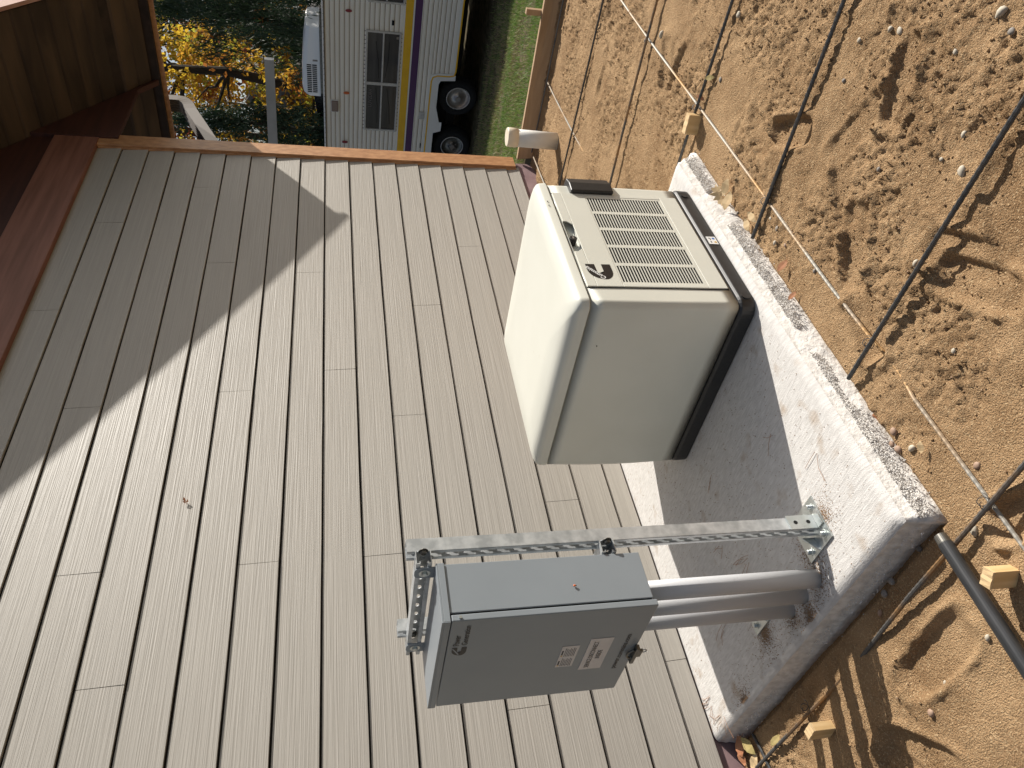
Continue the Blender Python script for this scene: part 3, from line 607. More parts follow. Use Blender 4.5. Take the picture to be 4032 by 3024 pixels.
# bottom latch with hasp ring
g = G().box(0.945, 0.962, -0.975, -0.885, 0.606, 0.618); g.box(0.950, 0.958, -0.955, -0.915, 0.590, 0.606)
lat = obj('latch', g, 'steel_dark', cdoor, bevel=0.002)
rp = [(0.952, -0.935 + 0.022 * math.cos(a), 0.622 + 0.014 * math.sin(a)) for a in np.linspace(0, 2 * math.pi, 17)]
obj('hasp_ring', G().tube(rp, 0.0035, 8, cap=False), 'steel_dark', lat)
rp = [(0.954, -0.945 + 0.008 * math.cos(a), 0.585 + 0.008 * math.sin(a)) for a in np.linspace(0, 2 * math.pi, 13)]
obj('hasp_ring', G().tube(rp, 0.0018, 8, cap=False), 'galv', lat)

# conduits between cabinet and pad
for i, (x, y, lab) in enumerate(((1.083, -1.060, 'grey plastic conduit below the cabinet, the sunlit one nearest the front post'), (1.085, -0.962, 'grey plastic conduit below the cabinet, the middle one of three'), (1.090, -0.862, 'grey plastic conduit below the cabinet, the shaded one nearest the house'))):
    c = obj('conduit', G().tube([(x, y, 0.0), (x, y, 0.3), (x, y, 0.617)], 0.0300, 32), 'pvc_grey', origin=(x, y, 0), smooth=False)
    for p in c.data.polygons: p.use_smooth = len(p.vertices) == 4
    tag(c, lab, 'conduit', 'conduits from the cabinet into the pad')
    if i == 1:
        g = G()
        for q in range(5):
            a = math.radians(205 + q * 4); 
            for zz in range(2): g.add([(x + 0.0303 * math.cos(a + da), y + 0.0303 * math.sin(a + da), 0.585 + zz * 0.008 + dz) for da, dz in ((0, 0), (0.045, 0), (0.045, 0.006), (0, 0.006))], [(0, 1, 2, 3)])
        OFF[c] = Vector((x, y, 0)); obj('printed_code', g, 'ink', c)

# ladybird and specks
lb = thing('ladybird', 'small orange ladybird on the sunlit side of the grey cabinet', 'ladybird', (1.039, CY0 - 0.002, 0.834))
g = G(); ico = bmesh.new(); bmesh.ops.create_uvsphere(ico, u_segments=10, v_segments=8, radius=1); 
bv = [v.co.copy() for v in ico.verts]; bfc = [tuple(v.index for v in f.verts) for f in ico.faces]; ico.free()
def blob(c, s): g = G(); g.add([(c[0] + v.x * s[0], c[1] + v.y * s[1], c[2] + v.z * s[2]) for v in bv], bfc); return g
obj('wing_case', blob((1.039, CY0 - 0.002, 0.834), (0.003, 0.0026, 0.004)), 'lamp_orange', lb, smooth=True)
obj('head', blob((1.039, CY0 - 0.002, 0.8295), (0.0016, 0.0014, 0.0015)), 'void', lb, smooth=True)
for i, (p, lab) in enumerate((((2.576, -1.4725, 0.645), 'dead fly on the lid edge above the black cover'), ((2.548, -1.4725, 0.645), 'dead fly on the lid edge, next to another'), ((2.27, -1.39, 0.6835), 'dead fly lying on the lid over the emblem'), ((2.21, -1.45, 0.6655), 'dead fly on the lid rim nearest the emblem'), ((2.05, -1.30, 0.6875), 'dead fly alone in the middle of the lid'), ((1.9335, -1.28, 0.56), 'dead fly on the blank end panel of the generator'))):
    f = thing('fly', lab, 'fly', p, group='dead flies on the generator')
    obj('fly_body', blob(p, (0.003, 0.0025, 0.002)), 'void', f, smooth=True); obj('wing', G().add([(p[0], p[1] - 0.001, p[2] + 0.0015), (p[0] - 0.006, p[1] - 0.003, p[2] + 0.001), (p[0] - 0.005, p[1] + 0.001, p[2] + 0.001)], [(0, 1, 2)]), 'ink', f)

# ---------------------------------------------------------------- rebar grid, pipes, stakes, form
def rebar(path, r, m, lab):
    P = [Vector(p) for p in path]; pts = []
    for a, b in zip(P[:-1], P[1:]):
        n = max(1, int((b - a).length / 0.0105)); pts += [a.lerp(b, k / n) for k in range(n)]
    pts.append(P[-1]); 
    pts = [p + Vector((0, 0, 0.004 * math.sin(p.x * 3 + p.y * 2))) for p in pts]
    rs = [r * (1.10 if k % 2 else 0.95) for k in range(len(pts))]
    o = obj('rebar', G().tube(pts, rs, 8), m, origin=P[0]); tag(o, lab, 'rebar', 'rebar grid laid out on the sand'); return o
rz = SZ + 0.009
rebar([(0.70, -1.692, rz - 0.004), (1.25, -1.698, rz - 0.006), (1.33, -1.699, rz - 0.020), (1.42, -1.70, rz - 0.022), (1.5, -1.70, rz - 0.012), (1.75, -1.70, rz - 0.006), (2.6, -1.707, rz), (4.4, -1.717, rz - 0.01), (5.5, -1.725, rz - 0.012)], 0.0054, 'rebar_clean', 'long pale rebar running parallel to the house beyond the pad')
rebar([(5.50, -0.742, rz - 0.018), (4.8, -0.752, rz - 0.020), (4.0, -0.774, rz - 0.022), (2.95, -0.79, rz - 0.02)], 0.0054, 'rebar_clean', 'pale rebar half buried between the generator and the white pipe')
rebar([(5.52, -0.123, rz - 0.015), (5.05, -0.144, rz - 0.015), (2.95, -0.16, rz - 0.02)], 0.0054, 'rebar_clean', 'pale rebar lying right beside the foot of the house wall')
rebar([(5.40, -1.95, rz), (5.413, -1.352, rz), (5.459, -0.758, rz), (5.543, -0.151, rz)], 0.0062, 'rebar_dark', 'dark rebar lying in the trench along the form board')
rebar([(4.57, -2.0, rz + 0.003), (4.591, -1.625, rz + 0.003), (4.644, -0.946, rz - 0.004), (4.658, -0.407, rz), (4.66, -0.03, rz)], 0.0062, 'rebar_dark', 'dark rebar crossing the sand just in front of the white pipe')
rebar([(3.735, -2.3, rz + 0.012), (3.738, -1.908, rz + 0.014), (3.742, -1.3, rz + 0.012), (3.745, -0.915, rz + 0.008), (3.75, -0.05, rz + 0.006)], 0.0066, 'rebar_rust', 'raised rusty rebar crossing midway between the white pipe and the pad')
rebar([(2.999, -2.6, rz + 0.012), (3.001, -2.153, rz + 0.012), (3.004, -1.69, rz + 0.013), (3.005, -1.40, rz + 0.010)], 0.0066, 'rebar_dark', 'dark rebar crossing at the far end of the pad beside a stake')
rebar([(2.29, -2.7, rz + 0.010), (2.276, -2.393, rz + 0.013), (2.237, -1.554, rz + 0.010)], 0.0068, 'rebar_dark', 'dark rebar ending near the tan leaves in front of the louvred door')
rebar([(1.456, -2.75, rz + 0.018), (1.459, -2.408, rz + 0.020), (1.466, -1.562, rz + 0.010)], 0.0068, 'rebar_dark', 'dark rebar ending in the sand beside the middle of the pad edge')
rebar([(0.905, -2.4, rz + 0.016), (0.889, -1.815, rz + 0.014), (0.872, -1.30, rz + 0.008), (0.866, -1.12, rz - 0.004), (0.860, -0.96, rz - 0.016), (0.853, -0.75, rz - 0.012), (0.846, -0.5, rz - 0.001), (0.841, -0.128, rz + 0.002), (0.838, 0.0, rz)], 0.0066, 'rebar_rust', 'rusty rebar passing under the black steel pipe near the pad end')
rebar([(0.945, -0.165, rz - 0.004), (0.88, -0.187, rz - 0.002), (0.72, -0.22, rz)], 0.0058, 'rebar_dark', 'short dark rebar end by the fallen leaves at the wall')
for (x, y, lab) in ((3.74, -1.712, 'twisted wire tie on the rebar crossing farthest from the pad'), (3.003, -1.708, 'twisted wire tie on the rebar crossing by the far stake'), (2.243, -1.704, 'twisted wire tie on the crossing near the tan leaves'), (1.465, -1.70, 'twisted wire tie on the crossing beside the middle of the pad'), (0.885, -1.695, 'twisted wire tie on the crossing next to the black pipe'), (0.850, -0.60, 'twisted wire tie on the crossing in the pad shadow')):
    pts = [(x + 0.014 * math.cos(a * 1.0) + 0.002 * a, y + 0.012 * math.sin(a), rz + 0.012 + 0.008 * math.sin(a * 0.9 + 1)) for a in np.linspace(0, 12, 40)]
    tag(obj('wire_tie', G().tube(pts, 0.0011, 6), 'rebar_dark', origin=(x, y, rz)), lab, 'wire tie', 'wire ties at the rebar crossings')
bp = thing('steel_pipe', 'black steel pipe lying over a rebar at the near end of the pad', 'steel pipe', (0.6, -1.49, -0.05))
obj('pipe_body', G().tube([(0.28, -1.535, -0.045), (0.885, -1.538, -0.047)], 0.0185, 24), 'black_pipe', bp, bevel=0.001)
obj('threaded_end', G().tube([(0.885, -1.538, -0.047), (0.887, -1.538, -0.047), (0.910, -1.538, -0.0475)], [0.0172, 0.0172, 0.0162], 24), 'steel_dark', bp, bevel=0.0008)
def stake(x, y, rot, wx, wy, h, z0, lab):
    t = thing('wooden_stake', lab, 'wooden stake', (x, y, z0), rot, 'wooden grade stakes in the sand')
    g = G(); n = 5; vs = []
    for i in range(n + 1):
        for j in (0, 1):
            vs.append((-wx / 2 + wx * j, -wy / 2 + wy * i / n, h + 0.0012 * math.sin(i * 2.3 + j)))
    g.box(-wx / 2, wx / 2, -wy / 2, wy / 2, -0.02, h - 0.006)
    obj('stake_body', g, 'pine', t, bevel=0.0012, local=True)
    g = G(); k = len(vs); base_ = [(v[0], v[1], h - 0.0058) for v in vs]
    fs = [(2 * i, 2 * i + 1, 2 * i + 3, 2 * i + 2) for i in range(n)] + [(k + 2 * i, k + 2 * i + 2, k + 2 * i + 3, k + 2 * i + 1) for i in range(n)]
    fs += [(2 * i, 2 * i + 2, k + 2 * i + 2, k + 2 * i) for i in range(n)] + [(2 * i + 1, k + 2 * i + 1, k + 2 * i + 3, 2 * i + 3) for i in range(n)] + [(0, k, k + 1, 1), (2 * n, 2 * n + 1, k + 2 * n + 1, k + 2 * n)]
    g.add(vs + base_, fs); obj('split_top', g, 'leaf_tan', t, local=True)
stake(2.985, -1.643, 0.10, 0.034, 0.085, 0.062, SZ - 0.006, 'wooden stake top beside the pale rebar at the far end of the pad')
stake(0.742, -1.612, 0.5, 0.030, 0.045, 0.075, SZ - 0.006, 'wooden stake half hidden behind the black steel pipe')
stake(0.768, -0.655, 0.15, 0.030, 0.052, 0.085, SZ - 0.006, 'slim wooden stake standing alone in the shaded sand near the wall')
wp = thing('drain_pipe', 'white plastic cleanout pipe with tan cap standing in the sand', 'cleanout pipe', (5.04, -0.505, -0.1))
po = obj('pipe_body', G().tube([(5.04, -0.505, -0.13), (5.04, -0.515, 0.215)], 0.061, 40), 'pvc_white', wp)
for p in po.data.polygons: p.use_smooth = len(p.vertices) == 4
pc_ = obj('cap', G().tube([(5.04, -0.515, 0.185), (5.04, -0.515, 0.187), (5.04, -0.517, 0.256), (5.04, -0.517, 0.262)], [0.064, 0.0665, 0.0665, 0.062], 40), 'pvc_cap', wp)
for p in pc_.data.polygons: p.use_smooth = len(p.vertices) == 4
fb = thing('form_board', 'knotty wooden form board on edge between the sand and the lawn', 'form board', (5.64, -1.0, -0.1))
obj('plank', G().add([(5.598, -2.4, -0.118), (5.636, -2.4, -0.118), (5.596, -2.4, 0.0), (5.634, -2.4, 0.0), (5.62, -0.06, -0.118), (5.658, -0.06, -0.118), (5.655, -0.02, 0.0), (5.693, -0.02, 0.0)], [(0, 1, 3, 2), (4, 6, 7, 5), (0, 4, 5, 1), (2, 3, 7, 6), (0, 2, 6, 4), (1, 5, 7, 3)]), 'formwood', fb, bevel=0.003)
obj('stake_peg', G().box(5.66, 5.70, -1.19, -1.15, -0.25, 0.11), 'formwood', fb, bevel=0.002)

# ---------------------------------------------------------------- stones, leaves, needles
def stone(x, y, s, m, lab, grp='pebbles lying on the sand'):
    bm = bmesh.new(); bmesh.ops.create_icosphere(bm, subdivisions=2, radius=1); rr_ = random.Random(int(x * 1000 + y * 777))
    a = rr_.uniform(0, 3.1); sx, sy, sz = s * rr_.uniform(0.95, 1.25), s * rr_.uniform(0.65, 0.9), s * rr_.uniform(0.45, 0.65)
    k = [rr_.uniform(0.5, 2.5) for _ in range(3)]
    g = G(); vs = []
    z = float(sand_h(np.array([x]), np.array([y]))[0]) + sz * 0.45
    for v in bm.verts:
        q = v.co * (1 + 0.10 * math.sin(k[0] * v.co.x * 2 + k[1]) + 0.08 * math.sin(k[2] * v.co.y * 3)); px, py, pz = q.x * sx, q.y * sy, q.z * sz
        vs.append((x + px * math.cos(a) - py * math.sin(a), y + px * math.sin(a) + py * math.cos(a), z + pz))
    g.add(vs, [tuple(v.index for v in f.verts) for f in bm.faces]); bm.free()
    tag(obj('pebble', g, m, origin=(x, y, z), smooth=True), lab, 'pebble', grp)
ST = [(1.69, -2.56, .022, 'stone_pale', 'large pale heart-shaped pebble on the open sand, farthest from the house'), (2.05, -2.39, .012, 'stone_pale', 'small pinkish pebble of a close pair on open sand'), (2.01, -2.40, .013, 'stone_pale', 'pale pointed pebble of a close pair on open sand'),
      (2.15, -2.32, .011, 'stone_pale', 'small pale pebble just short of the rebar near open sand'), (1.53, -2.23, .019, 'stone_pale', 'pale grey pebble close beside the dark rebar in the foreground'), (1.59, -2.30, .013, 'stone_pale', 'cream pebble under the V-shaped footprint'),
      (1.61, -2.22, .009, 'stone_pale', 'tiny round pebble near the pale grey one'), (1.62, -2.54, .013, 'stone_grey', 'grey pebble next to the large heart-shaped one'), (2.14, -2.20, .011, 'stone_grey', 'dark grey pebble among footprints'),
      (1.76, -2.44, .012, 'stone_pale', 'cream pebble amid coarse sand'), (1.81, -2.08, .010, 'stone_grey', 'small grey pebble on smooth sand'), (1.50, -1.97, .015, 'stone_pale', 'smooth oval pale pebble beyond the foreground rebar'),
      (1.86, -1.68, .012, 'stone_grey', 'dark pebble touching the long pale rebar'), (1.24, -1.57, .015, 'stone_brown', 'brown pebble at the pad edge, highest of a row of four'), (1.19, -1.55, .015, 'stone_brown', 'rounded brown pebble at the pad edge'),
      (1.16, -1.59, .017, 'stone_pale', 'pale oval pebble with dark shadow at the pad edge'), (1.22, -1.54, .013, 'stone_brown', 'small brown pebble against the pad foot'), (1.24, -1.88, .011, 'stone_pale', 'pale chip on smooth sand near the pad'),
      (0.99, -1.72, .014, 'stone_brown', 'sandy brown pebble by the long rebar near the pad corner'), (0.88, -1.60, .017, 'stone_pale', 'round pale pebble beside the rusty rebar crossing'), (0.95, -1.25, .016, 'stone_grey', 'grey oval pebble in the shade of the pad'),
      (0.94, -1.20, .018, 'stone_grey', 'larger grey pebble in the shade of the pad'), (0.97, -1.38, .015, 'stone_grey', 'flat dark pebble in the pad shadow near the corner'), (0.91, -1.14, .012, 'stone_brown', 'pinkish pebble at the edge of the shadow'),
      (0.62, -1.13, .015, 'stone_brown', 'half sunk pebble in the foreground footprint'), (0.78, -1.57, .013, 'stone_brown', 'brown pebble on top of the sand beside the wide stake'), (0.67, -1.45, .011, 'stone_pale', 'white chip close to the black pipe'),
      (2.14, -1.66, .015, 'stone_grey', 'grey egg-shaped pebble next to the pale rebar'), (2.05, -1.65, .010, 'stone_brown', 'reddish brown pebble near the pale rebar'), (2.42, -1.55, .009, 'stone_grey', 'small grey pebble by the tan oak leaves'),
      (3.62, -1.79, .024, 'stone_pale', 'large long pebble half sunk behind the far rebar'), (2.92, -1.87, .014, 'stone_grey', 'grey pebble beside the olive leaf'), (2.93, -2.12, .018, 'stone_pale', 'white pebble beyond the dark rebar'), (0.665, -1.21, .008, 'stone_pale', 'tiny pale chip amid crumbly sand'),
      (2.11, -1.62, .012, 'stone_pale', 'cream pebble between rebar and tan leaves'), (2.2, -1.665, .009, 'stone_pale', 'small cream pebble touching the rebar crossing')]
for s_ in ST: stone(s_[0], s_[1], s_[2] * 0.78, s_[3], s_[4])
def leaf(x, y, s, m, lab, kind='oval', z=None, rot=None):
    r_ = random.Random(int(x * 991 + y * 313)); a = r_.uniform(0, 6.28) if rot is None else rot
    if kind == 'oak':
        prof = [(0, -1), (0.10, -0.7), (0.35, -0.75), (0.25, -0.4), (0.62, -0.3), (0.3, -0.05), (0.75, 0.25), (0.32, 0.32), (0.42, 0.72), (0.12, 0.68), (0, 1)]
    else: prof = [(0, -1), (0.28, -0.62), (0.46, -0.1), (0.40, 0.35), (0.2, 0.75), (0, 1)]
    if z is None: z = float(sand_h(np.array([x]), np.array([y]))[0]) + 0.012
    s *= 1.15; cur = r_.uniform(0.1, 0.3); c, sn = math.cos(a), math.sin(a)
    cd = Vector((-x, -3 - y)).normalized()
    def P(u, v):
        dx, dy = s * (u * c - v * sn), s * (u * sn + v * c); h = s * (cur * u * u + 0.12 * math.sin(v * 2.5) + 0.35) - (dx * cd.x + dy * cd.y) * 0.55
        return (x + dx, y + dy, z + h)
    g = G(); L_ = [P(-u, v) for u, v in prof]; Mi = [P(0, v) for u, v in prof]; R_ = [P(u, v) for u, v in prof]; n = len(prof); 
    g.add(L_ + Mi + R_, [(i, i + 1, n + i + 1, n + i) for i in range(n - 1)] + [(n + i, n + i + 1, 2 * n + i + 1, 2 * n + i) for i in range(n - 1)])
    t = thing('fallen_leaf', lab, 'leaf', (x, y, z), group='fallen leaves')
    obj('blade', g, m, t, recalc=False); obj('stem', G().tube([P(0, -0.98), (P(0, -1.4)[0], P(0, -1.4)[1], z + 0.003)], 0.0009, 5), 'needle', t)
for a in ((2.54, -1.592, .032, 'leaf_tan', 'tan leaf farthest out of the curled cluster beside the pad'), (2.555, -1.548, .040, 'leaf_tan', 'lobed tan oak leaf in the cluster at the pad edge', 'oak'), (2.49, -1.562, .034, 'leaf_tan', 'broad tan leaf of the cluster nearest the short rebar'),
          (2.28, -1.62, .024, 'leaf_tan', 'round yellow tan leaf beside the end of a dark rebar'), (2.30, -1.572, .024, 'leaf_tan', 'crumpled cream leaf between the pad and a rebar end'), (2.0, -1.60, .022, 'leaf_red', 'orange brown leaf scrap on the sand by the pad'),
          (1.88, -1.56, .016, 'leaf_red', 'small reddish leaf scrap near the pad foot'), (1.33, -1.53, .018, 'leaf_red', 'pinkish leaf against the pad foot above the brown pebbles'), (1.13, -1.63, .015, 'leaf_tan', 'tan leaf scrap next to the pale oval pebble'),
          (2.98, -1.85, .022, 'leaf_olive', 'olive leaf lying against the dark rebar'), (3.0, -1.755, .018, 'leaf_red', 'amber leaf caught on the dark rebar above the stake'), (0.94, -0.07, .036, 'leaf_red', 'red brown leaf at the near corner of the pad by the wall'),
          (0.915, -0.135, .036, 'leaf_olive', 'olive leaf with yellow edge beside the red brown one'), (0.86, -0.33, .022, 'leaf_olive', 'yellow leaf under the rusty rebar'), (0.86, -0.12, .03, 'leaf_tan', 'curled tan leaf in the corner debris by the wall'), (0.90, -0.05, .026, 'leaf_red', 'dark red leaf tucked against the foundation')):
    leaf(*a)
def leaf_v(x, z, s, lab):
    t = thing('dry_leaf', lab, 'leaf', (x, -0.02, z)); g = G(); r_ = random.Random(5)
    for k in range(7):
        cx, cz = x + r_.uniform(-.6, .6) * s, z + r_.uniform(-.4, .4) * s; g.add([(cx, -0.018, cz), (cx + r_.uniform(.2, .6) * s, -0.03, cz + r_.uniform(-.3, .3) * s), (cx + r_.uniform(-.2, .3) * s, -0.026, cz + r_.uniform(.2, .6) * s)], [(0, 1, 2)])
    obj('blade', g, 'leaf_red', t)
leaf_v(2.285, 2.135, 0.024, 'crumpled brown leaf scrap caught on the siding')
def needles(x, y, z, n, spread, lab, ln=0.07):
    r_ = random.Random(int(x * 100 + y * 1000)); g = G()
    for k in range(n):
        a = r_.uniform(0.9, 2.2) + r_.choice((0, 0, 1.1)); px, py = x + r_.uniform(-1, 1) * spread, y + r_.uniform(-1, 1) * spread; l = ln * r_.uniform(0.6, 1.2); b = r_.uniform(-.3, .3)
        g.tube([(px, py, z + 0.001), (px + l / 2 * math.cos(a), py + l / 2 * math.sin(a), z + 0.003), (px + l * math.cos(a + b), py + l * math.sin(a + b), z + 0.001)], 0.0007, 5)
    tag(obj('pine_needles', g, 'needle', origin=(x, y, z)), lab, 'pine needles', 'pine needle tufts on the pad')
for a in ((1.88, -0.10, 0.003, 3, .02, 'few pine needles by the wall under the generator end'), (1.62, -0.10, 0.003, 5, .03, 'curled pine needles on the sunlit strip behind the front post'), (1.45, -0.22, 0.003, 3, .02, 'pine needles on shaded concrete between wall and conduits'), (1.28, -0.42, 0.003, 4, .03, 'pine needle tuft on shaded concrete right behind the conduits', .09),
          (1.50, -0.62, 0.003, 3, .02, 'pine needles at the middle of the shaded concrete'), (1.35, -0.75, 0.003, 5, .03, 'long fan of pine needles beside the near conduits', .1), (1.72, -0.75, 0.003, 2, .02, 'pair of pine needles near the generator shadow'), (1.12, -0.07, 0.003, 8, .025, 'thick bunch of reddish pine needles in the wall joint', .11), (1.03, -0.13, 0.003, 5, .03, 'sparse pine needles near the pad corner at the wall', .08),
          (1.35, -1.35, 0.003, 2, .01, 'pair of pine needles on the bright strip of concrete', .09), (1.55, -1.22, 0.003, 2, .02, 'thin pine needles on concrete near the generator base', .07)):
    needles(*a)

# ---------------------------------------------------------------- travel trailer (local frame: x away from viewer, y along side, z up)
ang = math.atan2(-0.16, 0.987)
def rvroot(name, lab, cat, c, zg): return thing(name, lab, cat, (c * 0.987, -c * 0.16, zg), ang)
ZG = -0.94; rv = rvroot('travel_trailer', 'white ribbed travel trailer with yellow and purple stripes parked on the lawn', 'travel trailer', 12.0, ZG)
RVL = dict(parent=rv, local=True)
H = lambda z: z - ZG
u0, u1 = -0.9, 8.2
# ribbed side skin with the wheel arch notch cut in
g = G(); stripes = []
def ribs(z0, z1, pitch, dep, ua, ub, mi=0):
    z = z0; k = 0; pts = [(0.0, z0)]
    while z < z1 - 1e-6:
        ze = min(z + pitch, z1); e = (ze - z)
        pts += [(-dep, z + e * 0.25), (-dep, z + e * 0.7), (0.0, z + e * 0.82)]; pts.append((0.0, ze)); z = ze
    for ki, (a, b) in enumerate(zip(pts[:-1], pts[1:])):
        if b[1] - a[1] < 1e-9: continue
        mi = 1 if ki % 4 == 3 else 0
        g.add([(a[0], ua, H(a[1])), (b[0], ua, H(b[1])), (b[0], ub, H(b[1])), (a[0], ub, H(a[1]))], [(0, 1, 2, 3)], mi)
ribs(0.40, 1.60, 0.075, 0.005, u0, u1); ribs(-0.10, 0.125, 0.075, 0.005, u0, u1); ribs(-0.45, -0.10, 0.075, 0.005, u0, 4.12)
obj('side_skin', g, ['rv', 'rv_groove'], **RVL, recalc=False)
g = G().box(0.001, 2.35, u0, u1, H(-0.21), H(1.60)); g.box(0.001, 2.35, u0, 4.11, H(-0.47), H(-0.2102))
obj('body', g, 'rv_white', **RVL)
g = G().box(0.02, 2.3, 4.12, u1, H(-0.23), H(-0.2105)); g.box(0.5, 2.35, 4.12, u1, H(-0.60), H(-0.2302)); g.box(1.9, 2.2, 4.0, u1, H(-0.9), H(-0.6002)); g.box(2.0, 2.1, u0, 3.99, H(-0.88), H(-0.6202))  # black boxes added to darken the wheel wells and block light underneath
obj('underbody_shade_boxes', g, 'void', **RVL)
obj('roof', G().box(-0.03, 2.38, u0 - 0.02, u1 + 0.02, H(1.601), H(1.635)), 'rv_white', **RVL, bevel=0.008)
g = G(); g.box(-0.034, -0.030, u0, u1, H(1.603), H(1.612)); 
for k in range(90): g.box(-0.036, -0.0342, u0 + 0.05 + k * 0.1, u0 + 0.058 + k * 0.1, H(1.615), H(1.623))
obj('roof_edging', g, 'soffit_dark', **RVL)
obj('yellow_stripe', G().box(-0.014, 0.0, u0, u1, H(0.268), H(0.385)), 'rv_gold', **RVL)
obj('purple_stripe', G().box(-0.014, 0.0, u0, u1, H(0.132), H(0.242)), 'rv_purple', **RVL)
g = G().box(-0.011, -0.0, u0, u1, H(0.243), H(0.267)); g.box(-0.011, 0, u0, u1, H(0.386), H(0.40)); g.box(-0.011, 0, u0, u1, H(0.118), H(0.131)); obj('stripe_border', g, 'rv_white', **RVL)
# skirt edge bands: white lip with gold line following the arch
pathz = [(u0, -0.462), (4.03, -0.492), (4.115, -0.475), (4.135, -0.40), (4.14, -0.20), (4.17, -0.13), (4.25, -0.108), (u1, -0.10)]
def band(path, w0, w1, x0, x1):
    g = G(); n = len(path); A = []; B = []
    for i, p in enumerate(path):
        d = Vector((path[min(i + 1, n - 1)][0] - path[max(i - 1, 0)][0], path[min(i + 1, n - 1)][1] - path[max(i - 1, 0)][1])).normalized(); nn = Vector((-d.y, d.x))
        A.append((p[0] + nn.x * w0, p[1] + nn.y * w0)); B.append((p[0] + nn.x * w1, p[1] + nn.y * w1))
    for i in range(n - 1):
        q = [A[i], A[i + 1], B[i + 1], B[i]]; g.prism([(a, H(b)) for a, b in q], 0, x0, x1)
    return g
obj('gold_line', band(pathz, -0.010, 0.014, -0.020, -0.0145), 'rv_gold', **RVL)
obj('skirt_lip', band(pathz, 0.014, 0.05, -0.018, -0.011), 'rv_white', **RVL)
g = G(); P1 = [(4.115, -0.50), (4.14, -0.40), (4.15, -0.20), (4.18, -0.135), (4.26, -0.112), (u1, -0.104), (u1, -0.225), (5.24, -0.222), (5.20, -0.235), (5.19, -0.35), (5.02, -0.352), (5.01, -0.235), (4.97, -0.222), (4.29, -0.232), (4.225, -0.26), (4.21, -0.33), (4.205, -0.50)]
bm = bmesh.new(); f = bm.faces.new([bm.verts.new((-0.012, a, H(b))) for a, b in P1]); bmesh.ops.triangulate(bm, faces=[f], ngon_method='EAR_CLIP'); bm.verts.index_update(); g.add([v.co[:] for v in bm.verts], [tuple(v.index for v in q.verts) for q in bm.faces]); bm.free()
obj('wheel_skirt', g, 'rv_white', **RVL, solid=0.012)
def rvwin(ua, ub, za, zb):
    fr_ = G(); t = 0.03
    fr_.box(-0.035, -0.012, ua, ub, H(za), H(za + t)); fr_.box(-0.035, -0.012, ua, ub, H(zb - t), H(zb)); fr_.box(-0.035, -0.012, ua, ua + t, H(za + t), H(zb - t)); fr_.box(-0.035, -0.012, ub - t, ub, H(za + t), H(zb - t))
    um = (ua + ub) / 2 - 0.02; zm = (za + zb) / 2; fr_.box(-0.033, -0.013, um, um + 0.05, H(za + t), H(zb - t)); fr_.box(-0.031, -0.014, ua + t, um, H(zm - 0.013), H(zm + 0.013)); fr_.box(-0.031, -0.014, um + 0.05, ub - t, H(zm - 0.013), H(zm + 0.013))
    wdw = obj('window', fr_, 'alu', **RVL, bevel=0.004)
    obj('pane', G().box(-0.0125, -0.0115, ua + t, ub - t, H(za + t), H(zb - t)), 'glass', parent=wdw, local=True)
    g = G()
    for k in range(26):
        uu = ua + 0.02 + k * (ub - ua - 0.05) / 25; g.box(-0.0128, -0.0120, uu, uu + 0.012, H(zb + 0.002), H(zb + 0.03)); g.box(-0.0128, -0.0120, uu, uu + 0.012, H(za - 0.014), H(za - 0.002))
    obj('gasket', g, 'curtain', parent=wdw, local=True)
    g = G()
    for (a, b, c, d_) in ((0.1, 0.36, 0.45, 0.30), (0.1, 0.15, 0.45, 0.20), (0.55, 0.34, 0.92, 0.30), (0.55, 0.16, 0.92, 0.09)):
        L_ = ub - ua; g.tube([(-0.016, ua + a * L_, H(za + b * 1.0 + 0.03)), (-0.016, ua + (a + c) / 2 * L_, H(za + (b + d_) / 2 + 0.015)), (-0.016, ua + c * L_, H(za + d_ + 0.03))], 0.004, 5)
    obj('curtain_line', g, 'void', parent=wdw, local=True)
    return wdw
w1 = rvwin(3.45, 5.25, 0.425, 0.972); w2 = rvwin(1.20, 3.01, 0.40, 0.95)
text('window_lettering', 'LUV2DRV', (-0.0135, 4.80, H(0.855)), (0, -1, 0), (0, 0, 1), 0.34, 0.06, 'curtain', w1, local=True)
obj('decal', G().box(-0.0145, -0.0135, 3.53, 3.57, H(0.46), H(0.50)), 'stone_grey', parent=w1, local=True)
